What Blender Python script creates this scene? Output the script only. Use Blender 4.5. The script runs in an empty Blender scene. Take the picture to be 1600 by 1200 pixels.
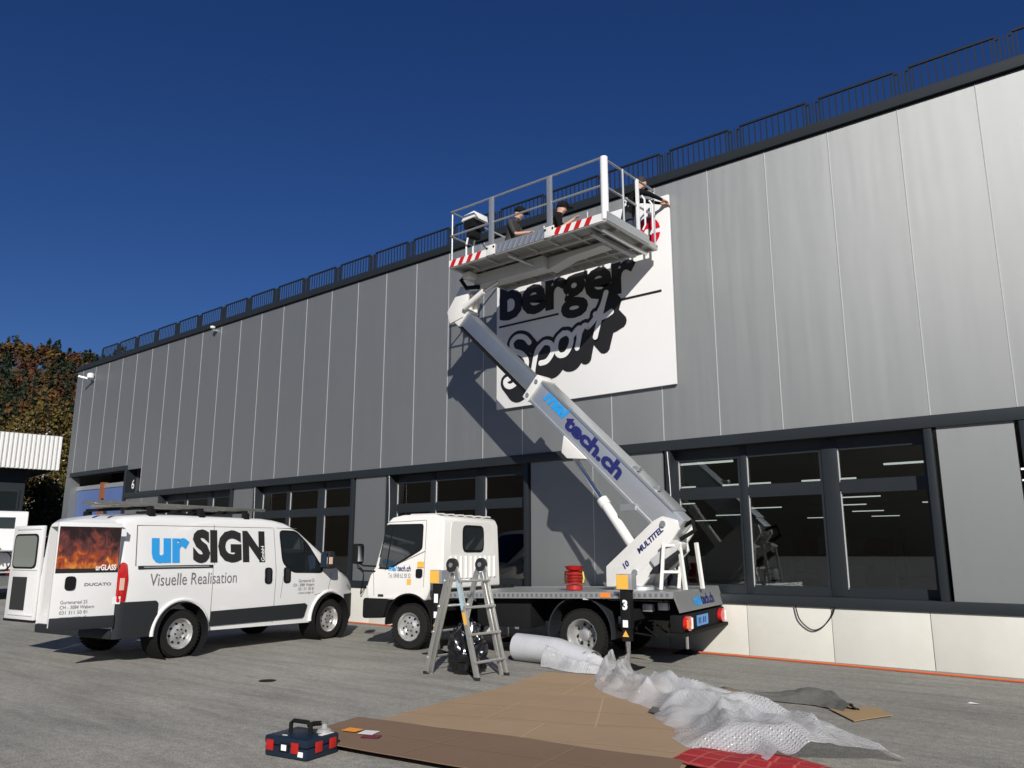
import bpy, bmesh, math, random
import numpy as np
from mathutils import Vector, Matrix, Quaternion
R = math.radians
random.seed(7); rng = np.random.default_rng(7)
SC = bpy.context.scene; COL = SC.collection

# ---------------------------------------------------------------- camera, sky, sun
cd = bpy.data.cameras.new('camera'); cam = bpy.data.objects.new('camera', cd); COL.objects.link(cam)
cd.sensor_width = 36; cd.lens = 36 * 1243 / 1600; cd.clip_end = 5000; cd.clip_start = .05
cam.location = (0, 0, 1.5); cam.rotation_euler = (R(90 + 11.87), 0, R(39.4)); SC.camera = cam
SUN = Vector((-.61, .63, -.48)).normalized()
w = bpy.data.worlds.new('World'); SC.world = w; w.use_nodes = True
nt = w.node_tree; bg = nt.nodes['Background']; sky = nt.nodes.new('ShaderNodeTexSky')
sky.sky_type = 'NISHITA'; sky.sun_disc = False; sky.sun_elevation = R(28.6); sky.sun_rotation = math.atan2(-SUN.x, -SUN.y)
sky.altitude = 900; sky.air_density = 1.05; sky.dust_density = .12; sky.ozone_density = 6.0
hs = nt.nodes.new('ShaderNodeHueSaturation'); hs.inputs['Saturation'].default_value = 1.17; hs.inputs['Hue'].default_value = .516
nt.links.new(sky.outputs[0], hs.inputs['Color']); nt.links.new(hs.outputs[0], bg.inputs[0]); bg.inputs[1].default_value = .0505
sl = bpy.data.lights.new('sun', 'SUN'); sl.energy = 4.8; sl.angle = R(.5); sl.color = (1, .955, .88)
so = bpy.data.objects.new('sun', sl); COL.objects.link(so); so.rotation_euler = SUN.to_track_quat('-Z', 'Y').to_euler(); so.location = (20, -20, 30)
SC.view_settings.view_transform = 'Standard'; SC.view_settings.look = 'None'; SC.view_settings.exposure = .1
SC.view_settings.gamma = 1

# ---------------------------------------------------------------- materials
MATS = {}
def M(name, col, rough=.5, metal=0., noise=None, bump=None, spec=None, alpha=None, stretch=None, coat=0, emit=None):
    if name in MATS: return MATS[name]
    m = bpy.data.materials.new(name); m.use_nodes = True; n = m.node_tree.nodes; L = m.node_tree.links
    b = n['Principled BSDF']; b.inputs['Base Color'].default_value = (*col, 1); b.inputs['Roughness'].default_value = rough
    b.inputs['Metallic'].default_value = metal
    if spec is not None: b.inputs['Specular IOR Level'].default_value = spec
    if coat: b.inputs['Coat Weight'].default_value = coat; b.inputs['Coat Roughness'].default_value = .05
    if alpha is not None: b.inputs['Alpha'].default_value = alpha
    if emit: b.inputs['Emission Color'].default_value = (*emit[0], 1); b.inputs['Emission Strength'].default_value = emit[1]
    tc = n.new('ShaderNodeTexCoord'); src = tc.outputs['Object']
    if stretch:
        mp = n.new('ShaderNodeMapping'); mp.inputs['Scale'].default_value = stretch; L.new(src, mp.inputs['Vector']); src = mp.outputs[0]
    if noise:
        sc, amt = noise[:2]; t = n.new('ShaderNodeTexNoise'); t.inputs['Scale'].default_value = sc; t.inputs['Detail'].default_value = 6
        t.inputs['Roughness'].default_value = .65; L.new(src, t.inputs['Vector'])
        mx = n.new('ShaderNodeMix'); mx.data_type = 'RGBA'; L.new(t.outputs['Fac'], mx.inputs['Factor'])
        mx.inputs['A'].default_value = (*[c * (1 - amt) for c in col], 1); mx.inputs['B'].default_value = (*[min(1, c * (1 + amt)) for c in col], 1)
        L.new(mx.outputs['Result'], b.inputs['Base Color'])
    if bump:
        sc, st = bump[:2]; t = n.new('ShaderNodeTexNoise'); t.inputs['Scale'].default_value = sc; t.inputs['Detail'].default_value = 4
        L.new(src, t.inputs['Vector']); bp = n.new('ShaderNodeBump'); bp.inputs['Strength'].default_value = st; bp.inputs['Distance'].default_value = .01
        L.new(t.outputs['Fac'], bp.inputs['Height']); L.new(bp.outputs[0], b.inputs['Normal'])
    MATS[name] = m; return m
def wave_mat(name, col, scale, axis, strength, rough, metal, dist=.004):
    m = M(name, col, rough, metal, noise=(1.3, .05)); n = m.node_tree.nodes; L = m.node_tree.links
    tc = n.new('ShaderNodeTexCoord'); wv = n.new('ShaderNodeTexWave'); wv.wave_type = 'BANDS'; wv.bands_direction = axis
    wv.inputs['Scale'].default_value = scale; L.new(tc.outputs['Object'], wv.inputs['Vector'])
    bp = n.new('ShaderNodeBump'); bp.inputs['Strength'].default_value = strength; bp.inputs['Distance'].default_value = dist
    L.new(wv.outputs['Fac'], bp.inputs['Height']); L.new(bp.outputs[0], n['Principled BSDF'].inputs['Normal']); return m
def glass_mat(name, tint, ior=1.85, gl=1.0):
    m = bpy.data.materials.new(name); m.use_nodes = True; n = m.node_tree.nodes; L = m.node_tree.links; n.remove(n['Principled BSDF'])
    tr = n.new('ShaderNodeBsdfTransparent'); tr.inputs[0].default_value = (*tint, 1)
    g = n.new('ShaderNodeBsdfGlossy'); g.inputs['Roughness'].default_value = .01; g.inputs[0].default_value = (gl, gl, gl, 1)
    f = n.new('ShaderNodeFresnel'); f.inputs[0].default_value = ior; mx = n.new('ShaderNodeMixShader')
    L.new(f.outputs[0], mx.inputs[0]); L.new(tr.outputs[0], mx.inputs[1]); L.new(g.outputs[0], mx.inputs[2])
    L.new(mx.outputs[0], n['Material Output'].inputs[0]); MATS[name] = m; return m

clad = wave_mat('ribbed_grey_cladding', (.262, .273, .275), 40, 'X', .45, .49, .70, .004)
_n = clad.node_tree.nodes; _L = clad.node_tree.links; _tc = _n.new('ShaderNodeTexCoord'); _mp = _n.new('ShaderNodeMapping'); _mp.inputs['Scale'].default_value = (2.3, 1, .22)
_t = _n.new('ShaderNodeTexNoise'); _t.inputs['Scale'].default_value = 1.0; _t.inputs['Detail'].default_value = 2; _L.new(_tc.outputs['Object'], _mp.inputs[0]); _L.new(_mp.outputs[0], _t.inputs[0])
_b = _n.new('ShaderNodeBump'); _b.inputs['Strength'].default_value = .16; _b.inputs['Distance'].default_value = .05; _L.new(_t.outputs['Fac'], _b.inputs['Height'])
_L.new(_b.outputs[0], [x for x in _n if x.type == 'BUMP' and x != _b][0].inputs['Normal'])
cladc = M('smooth_grey_cladding', (.25, .26, .262), .5, .6, noise=(1.5, .06))
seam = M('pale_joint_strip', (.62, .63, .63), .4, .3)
dark = M('anthracite_aluminium', (.016, .021, .025), .5, .1, noise=(3, .15))
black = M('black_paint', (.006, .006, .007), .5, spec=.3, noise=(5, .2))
blackm = M('black_matte', (.007, .007, .0075), .8, spec=.2, noise=(9, .3))
conc = M('pale_concrete', (.61, .60, .545), .85, noise=(1.3, .16), bump=(60, .1))
white = M('white_panel', (.74, .74, .74), .45, noise=(1, .02))
wpaint = M('white_vehicle_paint', (.72, .72, .715), .28, coat=.6, noise=(2.2, .035))
tpaint = M('white_truck_paint', (.73, .72, .69), .35, coat=.4, noise=(2.5, .04))
plast = M('grey_plastic', (.017, .0195, .023), .6, spec=.35, noise=(20, .15))
galv = M('galvanised_steel', (.52, .54, .55), .42, .75, noise=(14, .16))
alu = M('aluminium', (.66, .66, .64), .33, .85, noise=(18, .14))
alub = M('brushed_boom_aluminium', (.60, .63, .66), .38, .7, noise=(6, .1), stretch=(1, 8, 8))
chrome = M('chromed_rod', (.75, .75, .76), .12, 1)
rubber = M('tyre_rubber', (.011, .011, .0105), .85, spec=.25, noise=(30, .35), bump=(70, .3))
steelrim = M('silver_steel_rim', (.55, .55, .54), .38, .7, noise=(15, .2))
red = M('red_plastic', (.38, .014, .012), .4, noise=(8, .15)); redl = M('red_lamp_lens', (.5, .012, .015), .15, coat=.5)
orange = M('orange_plastic', (.8, .22, .02), .5); amber = M('amber_sticker', (.75, .42, .06), .6, noise=(40, .2))
glass = glass_mat('window_glass', (.60, .66, .66)); vglass = M('dark_vehicle_glass', (.012, .016, .018), .03, spec=.8, coat=.5)
skin = M('skin', (.50, .28, .20), .55); hairm = M('dark_hair', (.03, .02, .014), .8)
cloth_b = M('black_cotton', (.006, .006, .007), .9, spec=.2, noise=(25, .3), bump=(40, .3)); vest = M('charcoal_quilted_vest', (.028, .027, .027), .75, bump=(25, .4))
jeans = M('dark_jeans', (.025, .03, .042), .9, noise=(30, .3))
blue = M('light_blue_print', (.02, .30, .70), .5); navy = M('navy_print', (.015, .02, .13), .5); inkb = M('black_print', (.012, .012, .013), .5)
inkg = M('grey_print', (.16, .16, .17), .5); wprint = M('white_print', (.85, .85, .85), .5)

# ---------------------------------------------------------------- mesh helpers
def link(name, me, mat=None, parent=None, kind=None):
    o = bpy.data.objects.new(name, me); COL.objects.link(o)
    if mat is not None:
        for mm in (mat if isinstance(mat, (list, tuple)) else [mat]): me.materials.append(mm)
    if parent is not None: o.parent = parent
    if kind: o['kind'] = kind
    return o
class MB:
    def __init__(s): s.v = []; s.f = []
    def add(s, vs, fs):
        k = len(s.v); s.v += [tuple(p) for p in vs]; s.f += [tuple(i + k for i in q) for q in fs]; return s
    def box(s, c, d, rot=None):
        x, y, z = [q / 2 for q in d]
        vs = [Vector((a * x, b * y, e * z)) for a in (-1, 1) for b in (-1, 1) for e in (-1, 1)]
        if rot is not None: vs = [rot @ p for p in vs]
        c = Vector(c)
        return s.add([p + c for p in vs], [(0, 1, 3, 2), (4, 6, 7, 5), (0, 4, 5, 1), (2, 3, 7, 6), (0, 2, 6, 4), (1, 5, 7, 3)])
    def b2(s, a, b): # box from corner to corner
        return s.box([(p + q) / 2 for p, q in zip(a, b)], [abs(q - p) for p, q in zip(a, b)])
    def bar(s, a, b, w, h, up=(0, 0, 1)): # rectangular bar between two points
        a = Vector(a); b = Vector(b); d = b - a; x = d.normalized(); up = Vector(up)
        y = up.cross(x)
        if y.length < 1e-4: y = Vector((0, 1, 0)).cross(x)
        y.normalize(); z = x.cross(y)
        return s.box((a + b) / 2, (d.length, w, h), Matrix((x, y, z)).transposed())
    def prism(s, poly, fn, d0, d1): # poly 2D, fn(a,b,d)->3D
        n = len(poly)
        vs = [fn(a, b, d0) for a, b in poly] + [fn(a, b, d1) for a, b in poly]
        fs = [tuple(range(n))[::-1], tuple(range(n, 2 * n))] + [(i, (i + 1) % n, n + (i + 1) % n, n + i) for i in range(n)]
        return s.add(vs, fs)
    def tube(s, path, r, n=8, close=False, caps=True):
        P = [Vector(p) for p in path]; m = len(P); rr = r if isinstance(r, (list, tuple)) else [r] * m
        t0 = (P[1] - P[0]).normalized(); ref = Vector((0, 0, 1)) if abs(t0.z) < .9 else Vector((1, 0, 0))
        vs = []; nx = t0.cross(ref).normalized()
        for i in range(m):
            if close: t = (P[(i + 1) % m] - P[i - 1]).normalized()
            else: t = (P[min(i + 1, m - 1)] - P[max(i - 1, 0)]).normalized()
            nx = (nx - t * nx.dot(t)).normalized(); ny = t.cross(nx)
            vs += [P[i] + (nx * math.cos(2 * math.pi * k / n) + ny * math.sin(2 * math.pi * k / n)) * rr[i] for k in range(n)]
        fs = []
        for i in range(m if close else m - 1):
            j = (i + 1) % m
            fs += [(i * n + k, i * n + (k + 1) % n, j * n + (k + 1) % n, j * n + k) for k in range(n)]
        if caps and not close: fs += [tuple(range(n))[::-1], tuple(range((m - 1) * n, m * n))]
        return s.add(vs, fs)
    def lathe(s, prof, c=(0, 0, 0), axis='Y', n=28, caps=True): # prof: (radius, along-axis)
        vs = []; c = Vector(c)
        for r, a in prof:
            for k in range(n):
                t = 2 * math.pi * k / n; p, q = r * math.cos(t), r * math.sin(t)
                vs.append(c + Vector({'X': (a, p, q), 'Y': (p, a, q), 'Z': (p, q, a)}[axis]))
        fs = [(i * n + k, i * n + (k + 1) % n, (i + 1) * n + (k + 1) % n, (i + 1) * n + k) for i in range(len(prof) - 1) for k in range(n)]
        if caps: fs += [tuple(range(n))[::-1], tuple(range((len(prof) - 1) * n, len(prof) * n))]
        return s.add(vs, fs)
    def mesh(s, name, smooth=False, bevel=0, seg=2, ang=35):
        me = bpy.data.meshes.new(name); me.from_pydata(s.v, [], s.f)
        bm = bmesh.new(); bm.from_mesh(me); bmesh.ops.recalc_face_normals(bm, faces=bm.faces)
        if bevel:
            es = [e for e in bm.edges if len(e.link_faces) == 2 and e.calc_face_angle(0) > R(30)]
            bmesh.ops.bevel(bm, geom=es, offset=bevel, segments=seg, affect='EDGES', profile=.6)
        bm.to_mesh(me); bm.free()
        if smooth or bevel: me.shade_smooth(); me.set_sharp_from_angle(angle=R(ang))
        return me
    def build(s, name, mat, parent=None, smooth=False, bevel=0, kind=None, seg=2, ang=35):
        return link(name, s.mesh(name, smooth, bevel, seg, ang), mat, parent, kind)
def tag(o, label, cat, group=None):
    o['label'] = label; o['category'] = cat
    if group: o['group'] = group
    return o
def thing(name, label, cat, loc=(0, 0, 0), rz=0, group=None):
    o = bpy.data.objects.new(name, None); COL.objects.link(o); o.location = loc; o.rotation_euler = (0, 0, rz); o.empty_display_size = .2
    return tag(o, label, cat, group)
def evalmesh(o):
    dg = bpy.context.evaluated_depsgraph_get(); me = bpy.data.meshes.new_from_object(o.evaluated_get(dg)); return me
def boolean(o, cutters):
    for c in cutters:
        md = o.modifiers.new('b', 'BOOLEAN'); md.operation = 'DIFFERENCE'; md.object = c; md.solver = 'EXACT'
    me = evalmesh(o); o.modifiers.clear(); old = o.data; o.data = me; bpy.data.meshes.remove(old)
    for c in cutters: bpy.data.objects.remove(c)
    me.shade_smooth(); me.set_sharp_from_angle(angle=R(32))
def text(s, mat, name, parent, org, xa, ya, w, h, bold=0, shear=0, lift=.003, spacing=1.0):
    cu = bpy.data.curves.new(name, 'FONT'); cu.body = s; cu.offset = bold; cu.shear = shear; cu.space_character = spacing; cu.resolution_u = 3
    t = bpy.data.objects.new('tmp', cu); COL.objects.link(t); me = evalmesh(t); bpy.data.objects.remove(t)
    co = np.empty(len(me.vertices) * 3); me.vertices.foreach_get('co', co); co = co.reshape(-1, 3)
    lo = co.min(0); hi = co.max(0); xa = np.array(xa, float); ya = np.array(ya, float)
    nn = np.cross(xa, ya); nn /= np.linalg.norm(nn)
    P = np.array(org, float) + np.outer((co[:, 0] - lo[0]) / (hi[0] - lo[0]) * w, xa) + np.outer((co[:, 1] - lo[1]) / (hi[1] - lo[1]) * h, ya) + nn * lift
    me.vertices.foreach_set('co', P.ravel()); me.materials.clear()
    return link(name, me, mat, parent)
def lerp(a, b, t): return a + (b - a) * t

# ---------------------------------------------------------------- ground
def ground_mat():
    m = M('worn_grey_asphalt', (.20, .197, .186), .9); n = m.node_tree.nodes; L = m.node_tree.links; b = n['Principled BSDF']
    tc = n.new('ShaderNodeTexCoord')
    def noise(scale, detail=5, st=None, rot=0):
        mp = n.new('ShaderNodeMapping'); mp.inputs['Scale'].default_value = st or (1, 1, 1); mp.inputs['Rotation'].default_value = (0, 0, rot)
        t = n.new('ShaderNodeTexNoise'); t.inputs['Scale'].default_value = scale; t.inputs['Detail'].default_value = detail; t.inputs['Roughness'].default_value = .7
        L.new(tc.outputs['Object'], mp.inputs[0]); L.new(mp.outputs[0], t.inputs[0]); return t.outputs['Fac']
    def ramp(src, a, bb, p0=.3, p1=.7):
        r = n.new('ShaderNodeValToRGB'); L.new(src, r.inputs[0]); r.color_ramp.elements[0].position = p0; r.color_ramp.elements[1].position = p1
        r.color_ramp.elements[0].color = (*a, 1); r.color_ramp.elements[1].color = (*bb, 1); return r.outputs[0]
    def mul(a, c):
        x = n.new('ShaderNodeMix'); x.data_type = 'RGBA'; x.blend_type = 'MULTIPLY'; x.inputs['Factor'].default_value = 1; L.new(a, x.inputs['A']); L.new(c, x.inputs['B']); return x.outputs['Result']
    fine = noise(70, 8); c = ramp(fine, (.13, .127, .116), (.43, .42, .39), .34, .66)
    c = mul(c, ramp(noise(14, 6), (.80, .80, .79), (1.16, 1.16, 1.15), .35, .65))
    c = mul(c, ramp(noise(.5, 6), (.82, .82, .81), (1.1, 1.09, 1.05)))
    c = mul(c, ramp(noise(1.6, 8, (.3, 2.4, 1), R(-28)), (.78, .78, .78), (1.06, 1.06, 1.05), .36, .56))
    c = mul(c, ramp(noise(3.3, 8, (.25, 2.2, 1), R(-12)), (.62, .62, .62), (1, 1, 1), .28, .37))
    c = mul(c, ramp(noise(.13, 6), (.88, .88, .88), (1.05, 1.05, 1.05), .4, .6))
    L.new(c, b.inputs['Base Color'])
    bp = n.new('ShaderNodeBump'); bp.inputs['Strength'].default_value = .35; bp.inputs['Distance'].default_value = .012; L.new(noise(110, 3), bp.inputs['Height']); L.new(bp.outputs[0], b.inputs['Normal'])
    return m
MB().add([(-1500, -1500, 0), (1500, -1500, 0), (1500, 1500, 0), (-1500, 1500, 0)], [(0, 1, 2, 3)]).build('ground', ground_mat(), kind='structure')

# ---------------------------------------------------------------- main building
D = 11.738; XL = -29.95; XR = 7.0; ZT = 7.84
hall = thing('industrial_hall', 'long grey ribbed metal hall with dark window bands and pale concrete plinth', 'building', (XL, D, 0))
def hx(p): return (p[0] - XL, p[1] - D, p[2])
class HB(MB): # world coordinates -> hall local on build
    def build(s, *a, **k):
        s.v = [hx(p) for p in s.v]; return MB.build(s, *a, **k)
seams = [-1.35 - 1.0045 * k for k in range(-8, 29)]
edges = [XR] + [x for x in seams if x < XR - .2] + [XL]
zb = 3.29
def upper_bottom(x0, x1): return 4.02 if x1 < -25.3 else zb
for a, b in zip(edges[:-1], edges[1:]):
    z0 = upper_bottom(a, b); b_, a_ = min(a, b), max(a, b)
    HB().b2((b_ + .006, D, z0), (a_ - .006, D + .1, ZT)).build('cladding_panel', clad, hall)
    if b_ > XL + .1: HB().b2((b_ - .006, D - .004, z0 + .004), (b_ + .006, D + .09, ZT - .002)).build('joint_strip', seam, hall)
# lintel band, flashing, roof
HB().b2((-25.36, D - .045, 3.12), (XR, D + .12, 3.286)).build('lintel_band', dark, hall, bevel=.006)
HB().b2((XL - .05, D - .06, ZT + .012), (XR, D + .5, ZT + .17)).build('roof_flashing', dark, hall, bevel=.006)
HB().b2((XL - .02, D - .015, ZT - .01), (XR, D + .1, ZT + .012)).build('painted_shadow_line', black, hall)  # solid black strip painted in as the shadow line under the flashing
HB().b2((XL, D + .5, ZT - .1), (XR, D + 40, ZT + .1)).build('roof', dark, hall)
HB().b2((XL, D + .1, 0), (XL + .12, D + 40, ZT)).build('end_wall', cladc, hall)
HB().b2((XL + .12, D + 39.9, 0), (XR - .1, D + 40, ZT - .12)).build('back_wall', cladc, hall)
HB().b2((XR - .1, D + .1, 0), (XR, D + 40, ZT - .11)).build('end_wall', cladc, hall)
# window bays
bays = [(-1.36, 2.64), (-6.36, -2.36), (-13.16, -9.24), (-18.24, -14.26), (-23.2, -19.24)]
cols = [(-2.36, -1.36), (-9.24, -6.36), (-14.26, -13.16), (-19.24, -18.24), (-25.36, -23.2), (2.64, XR)]
ZS, ZH = .87, 3.12
for x0, x1 in cols:
    n = max(1, round((x1 - x0) / 1.35)); st = (x1 - x0 - .1) / n
    for i in range(n):
        a = x0 + .05 + i * st
        HB().b2((a + .004, D, ZS), (a + st - .004, D + .1, ZH)).build('cladding_panel', clad, hall)
        if i: HB().b2((a - .004, D - .003, ZS + .003), (a + .004, D + .09, ZH - .003)).build('joint_strip', seam, hall)
HB().b2((-25.36, D - .05, .73), (XR, D + .3, ZS - .002)).build('sill_band', dark, hall, bevel=.006)
px = [-25.36, -24.0, -22.7, -21.4, -20.1, -18.8, -17.5, -16.2, -14.9, -13.6, -12.3, -11.0, -9.1, -7.7, -6.4, -5.1, -3.87, -2.61, -1.2, .1, 1.4, 2.8, 4.2, 5.6, XR]
for a, b in zip(px[:-1], px[1:]):
    HB().b2((a + .005, D - .015, -.05), (b - .005, D + .2, .726)).build('plinth_panel', conc, hall, bevel=.004)
HB().b2((-25.36, D, -.05), (XR, D + .19, .72)).build('plinth_core', M('joint_mortar', (.3, .29, .26), .9), hall)
def window(x0, x1):
    yy = D + .17
    fr = HB().b2((x0 + .1, yy, ZH - .14), (x1 - .1, yy + .08, ZH)).build('window', dark, hall)
    for a in (x0, x1 - .1): HB().b2((a, D - .03, ZS), (a + .1, D + .3, ZH)).build('window_jamb', dark, fr, bevel=.005)
    zt = 2.36
    for z0, z1 in ((ZS, ZS + .085), (zt, zt + .1)): HB().b2((x0 + .1, yy, z0), (x1 - .1, yy + .08, z1)).build('window_rail', dark, fr)
    ms = [x0 + .1, x0 + .1 + 1.16, x0 + .1 + 1.16 + 1.32, x1 - .1]
    wd = [.06, .1, .22, .06]
    for mx, wdx in zip(ms, wd):
        HB().b2((mx - wdx / 2, yy - .012, ZS + .003), (mx + wdx / 2, yy + .092, ZH - .003)).build('mullion', dark, fr, bevel=.004)
    for i in range(3):
        a = ms[i] + wd[i] / 2; b = ms[i + 1] - wd[i + 1] / 2
        for z0, z1 in ((ZS + .085, zt), (zt + .1, ZH - .14)):
            HB().b2((a, yy + .03, z0), (b, yy + .045, z1)).build('pane', glass, fr)
            s = HB(); s.b2((a + .004, yy + .012, z0 + .015), (a + .018, yy + .028, z1 - .015)); s.build('glazing_edge', seam, fr)  # glass spacer at the left edge, its reflection put in as pale colour
            # casement frame
            c = HB(); e = .045
            c.b2((a + .02, yy + .002, z0), (b, yy + .06, z0 + e)); c.b2((a + .02, yy + .002, z1 - e), (b, yy + .06, z1)); c.b2((b - e, yy + .004, z0 + e), (b, yy + .058, z1 - e))
            c.build('casement', dark, fr)
for x0, x1 in bays: window(x0, x1)
# interior: floor, ceiling, back wall, strip lights, racks
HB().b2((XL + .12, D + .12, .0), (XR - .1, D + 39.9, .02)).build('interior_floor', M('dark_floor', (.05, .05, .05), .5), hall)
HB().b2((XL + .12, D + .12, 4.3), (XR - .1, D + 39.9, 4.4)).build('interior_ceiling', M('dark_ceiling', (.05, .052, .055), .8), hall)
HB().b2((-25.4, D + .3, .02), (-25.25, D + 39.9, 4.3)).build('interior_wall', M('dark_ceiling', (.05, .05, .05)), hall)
lampm = M('strip_light_tube', (.9, .9, .85), .5, emit=((1, .96, .86), 1.3))
for j, yo in enumerate((2.0, 4.6, 7.4, 10.6, 14.2, 18.5, 23.5, 29.5, 36.0)):
    x = -24.5 + (j * 1.7) % 2.6
    while x < 5.5:
        if rng.random() > .22: 
            tag(HB().b2((x, D + yo, 3.40), (x + 1.45, D + yo + .07, 3.44)).build('strip_light', lampm, None), 'slim lit ceiling strip light hanging inside behind the dark windows', 'ceiling light', 'strip lights inside the hall').location = (XL, D, 0)
        x += 2.35 if yo < 15 else 3.6
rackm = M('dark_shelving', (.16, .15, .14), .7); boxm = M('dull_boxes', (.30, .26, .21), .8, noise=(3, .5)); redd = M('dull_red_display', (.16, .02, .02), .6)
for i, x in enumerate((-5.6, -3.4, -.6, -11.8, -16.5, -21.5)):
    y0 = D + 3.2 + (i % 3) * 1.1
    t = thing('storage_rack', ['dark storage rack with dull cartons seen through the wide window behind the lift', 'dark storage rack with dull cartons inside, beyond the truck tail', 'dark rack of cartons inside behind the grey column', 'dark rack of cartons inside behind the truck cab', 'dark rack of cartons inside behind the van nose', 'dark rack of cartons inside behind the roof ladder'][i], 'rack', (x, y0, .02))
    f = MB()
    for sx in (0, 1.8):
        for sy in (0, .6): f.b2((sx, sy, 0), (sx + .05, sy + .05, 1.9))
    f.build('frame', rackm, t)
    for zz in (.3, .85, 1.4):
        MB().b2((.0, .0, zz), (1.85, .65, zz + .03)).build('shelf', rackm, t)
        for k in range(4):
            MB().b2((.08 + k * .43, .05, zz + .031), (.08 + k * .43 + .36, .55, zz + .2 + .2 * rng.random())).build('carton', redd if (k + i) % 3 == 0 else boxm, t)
# roof railing
rail = thing('roof_railing', 'dark metal bar railing in sections along the roof edge', 'railing', (0, D + .12, ZT + .17))
sec = 1.31; x = XR - .1; k = 0; zr = .50
barm = MB().b2((-.008, -.008, .03), (.008, .008, zr - .02)).mesh('baluster')
while x - sec > XL + .3:
    a, b = x - sec + .05, x - .05
    q = MB(); q.b2((a + .055, -.018, zr - .03), (b - .055, .018, zr)); q.b2((a + .055, -.012, .02), (b - .055, .012, .045))
    for e, s in ((a, 1), (b, -1)):
        q.b2((e - .009, -.015, -.01), (e + .009, .015, zr - .045)); q.b2((min(e, e + s * .055), -.012, zr - .07), (max(e, e + s * .055), .012, zr - .045)); q.b2((e + s * .055 - .009, -.014, -.01), (e + s * .055 + .009, .014, zr - .001))
    pn = q.build('railing_section', dark, rail)
    MB().b2((x - .006, -.006, -.01), (x + .006, .006, zr - .02)).build('railing_post', dark, rail)
    n = 11; xs = [a + .055 + (b - a - .11) * (i + .5) / n for i in range(n)]
    if x > -20 and x < 1:
        for xx in xs:
            o = bpy.data.objects.new('baluster', barm); COL.objects.link(o); o.parent = pn; o.location = (xx, 0, 0)
    else:
        g = MB()
        for xx in xs: g.b2((xx - .007, -.007, .03), (xx + .007, .007, zr - .02))
        g.build('balusters', dark, pn, kind='stuff')
    x -= sec; k += 1
barm.materials.append(dark)
# end bay opening with blue door leaves
t = thing('blue_gate', 'blue ribbed double gate with rust brown post in the end opening', 'gate', (-27.5, D + .25, 0))
bl = wave_mat('blue_ribbed_gate', (.10, .16, .36), 9, 'Z', .5, .4, .2, .01)
MB().b2((-1.98, 0, .05), (-.15, .06, 3.55)).build('gate_leaf', bl, t); MB().b2((.1, 0, .05), (1.9, .06, 3.55)).build('gate_leaf', bl, t)
MB().b2((-.15, -.06, 0), (.1, .1, 3.75)).build('post', M('rust_brown_steel', (.22, .07, .025), .7, noise=(6, .3)), t)
MB().bar((.2, -.1, 3.2), (1.0, -.1, 1.9), .06, .06).build('brace', dark, t); MB().b2((-2, -.02, 3.56), (2.0, .1, 3.7)).build('top_rail', galv, t)
HB().b2((-29.6, D - .03, 4.02), (-25.36, D + .3, 4.16)).build('opening_lintel', dark, hall)
HB().b2((-25.5, D - .03, 0), (-25.36, D + 1.5, 4.02)).build('opening_jamb', dark, hall); HB().b2((XL, D - .003, 0), (-29.5, D + .3, 4.016)).build('corner_panel', cladc, hall)
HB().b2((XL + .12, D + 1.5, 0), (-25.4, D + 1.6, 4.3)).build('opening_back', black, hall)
text('6', wprint, 'house_number', hall, hx((-24.98, D - .004, 3.4)), (1, 0, 0), (0, 0, 1), .16, .28)
# wall lamps
for (x, z), lb in (((-28.5, 7.35), 'white floodlight on an arm near the far top corner of the hall'), ((-20.66, 7.74), 'small white lamp tucked under the roof edge of the hall')):
    t = thing('wall_lamp', lb, 'lamp', (x, D, z)); big = z < 7.6
    MB().bar((0, 0, 0), (-.25 if big else 0, -.45 if big else -.15, .1 if big else -.02), .05, .05).build('arm', galv, t)
    MB().lathe([(.02, 0), (.11, .03), (.12, .16), (.07, .2)] if big else [(.02, 0), (.07, .02), (.07, .07), (.04, .08)], (0, -.15, .02), 'Z', 14).build('lamp_head', white, t, smooth=True)
# hanging cables
def cable(pts, r, name, lb, mat=blackm, cat='cable', n=6):
    P = [Vector(p) for p in pts]; out = []
    for i in range(len(P) - 1):
        p0, p1, p2, p3 = P[max(i - 1, 0)], P[i], P[i + 1], P[min(i + 2, len(P) - 1)]
        for k in range(6):
            t = k / 6; out.append(.5 * ((2 * p1) + (-p0 + p2) * t + (2 * p0 - 5 * p1 + 4 * p2 - p3) * t * t + (-p0 + 3 * p1 - 3 * p2 + p3) * t ** 3))
    out.append(P[-1])
    o = out[0].copy(); return tag(MB().tube([p - o for p in out], r, n).build(name, mat, smooth=True), lb, cat), o
def cab(*a, **k):
    o, l = cable(*a, **k); o.location = l; return o
cab([(-4.35, D - .06, .74), (-4.3, D - .06, .55), (-4.15, D - .05, .42), (-4.0, D - .05, .46), (-3.85, D - .06, .62), (-3.8, D - .06, .74)], .009, 'cable', 'black cable loop hanging below the sill on the concrete plinth')
for x, lb in ((-6.3, 'thin pale cable hanging down beside the wide window behind the lift'), (-13.05, 'thin pale cable hanging beside the window behind the truck cab'), (-18.15, 'thin pale cable hanging beside the window behind the van')):
    cab([(x, D - .05, 3.1), (x + .03, D - .045, 2.4), (x + .01, D - .045, 1.7), (x + .06, D - .05, 1.2)], .008, 'cable', lb, mat=seam)
cab([(-14.1, D - .05, 1.6), (-13.95, D - .1, 1.25), (-13.75, D - .08, 1.05), (-13.8, D - .1, .6), (-13.7, D - .06, .75)], .009, 'cable', 'black cable dangling by the column between van and truck')
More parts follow.
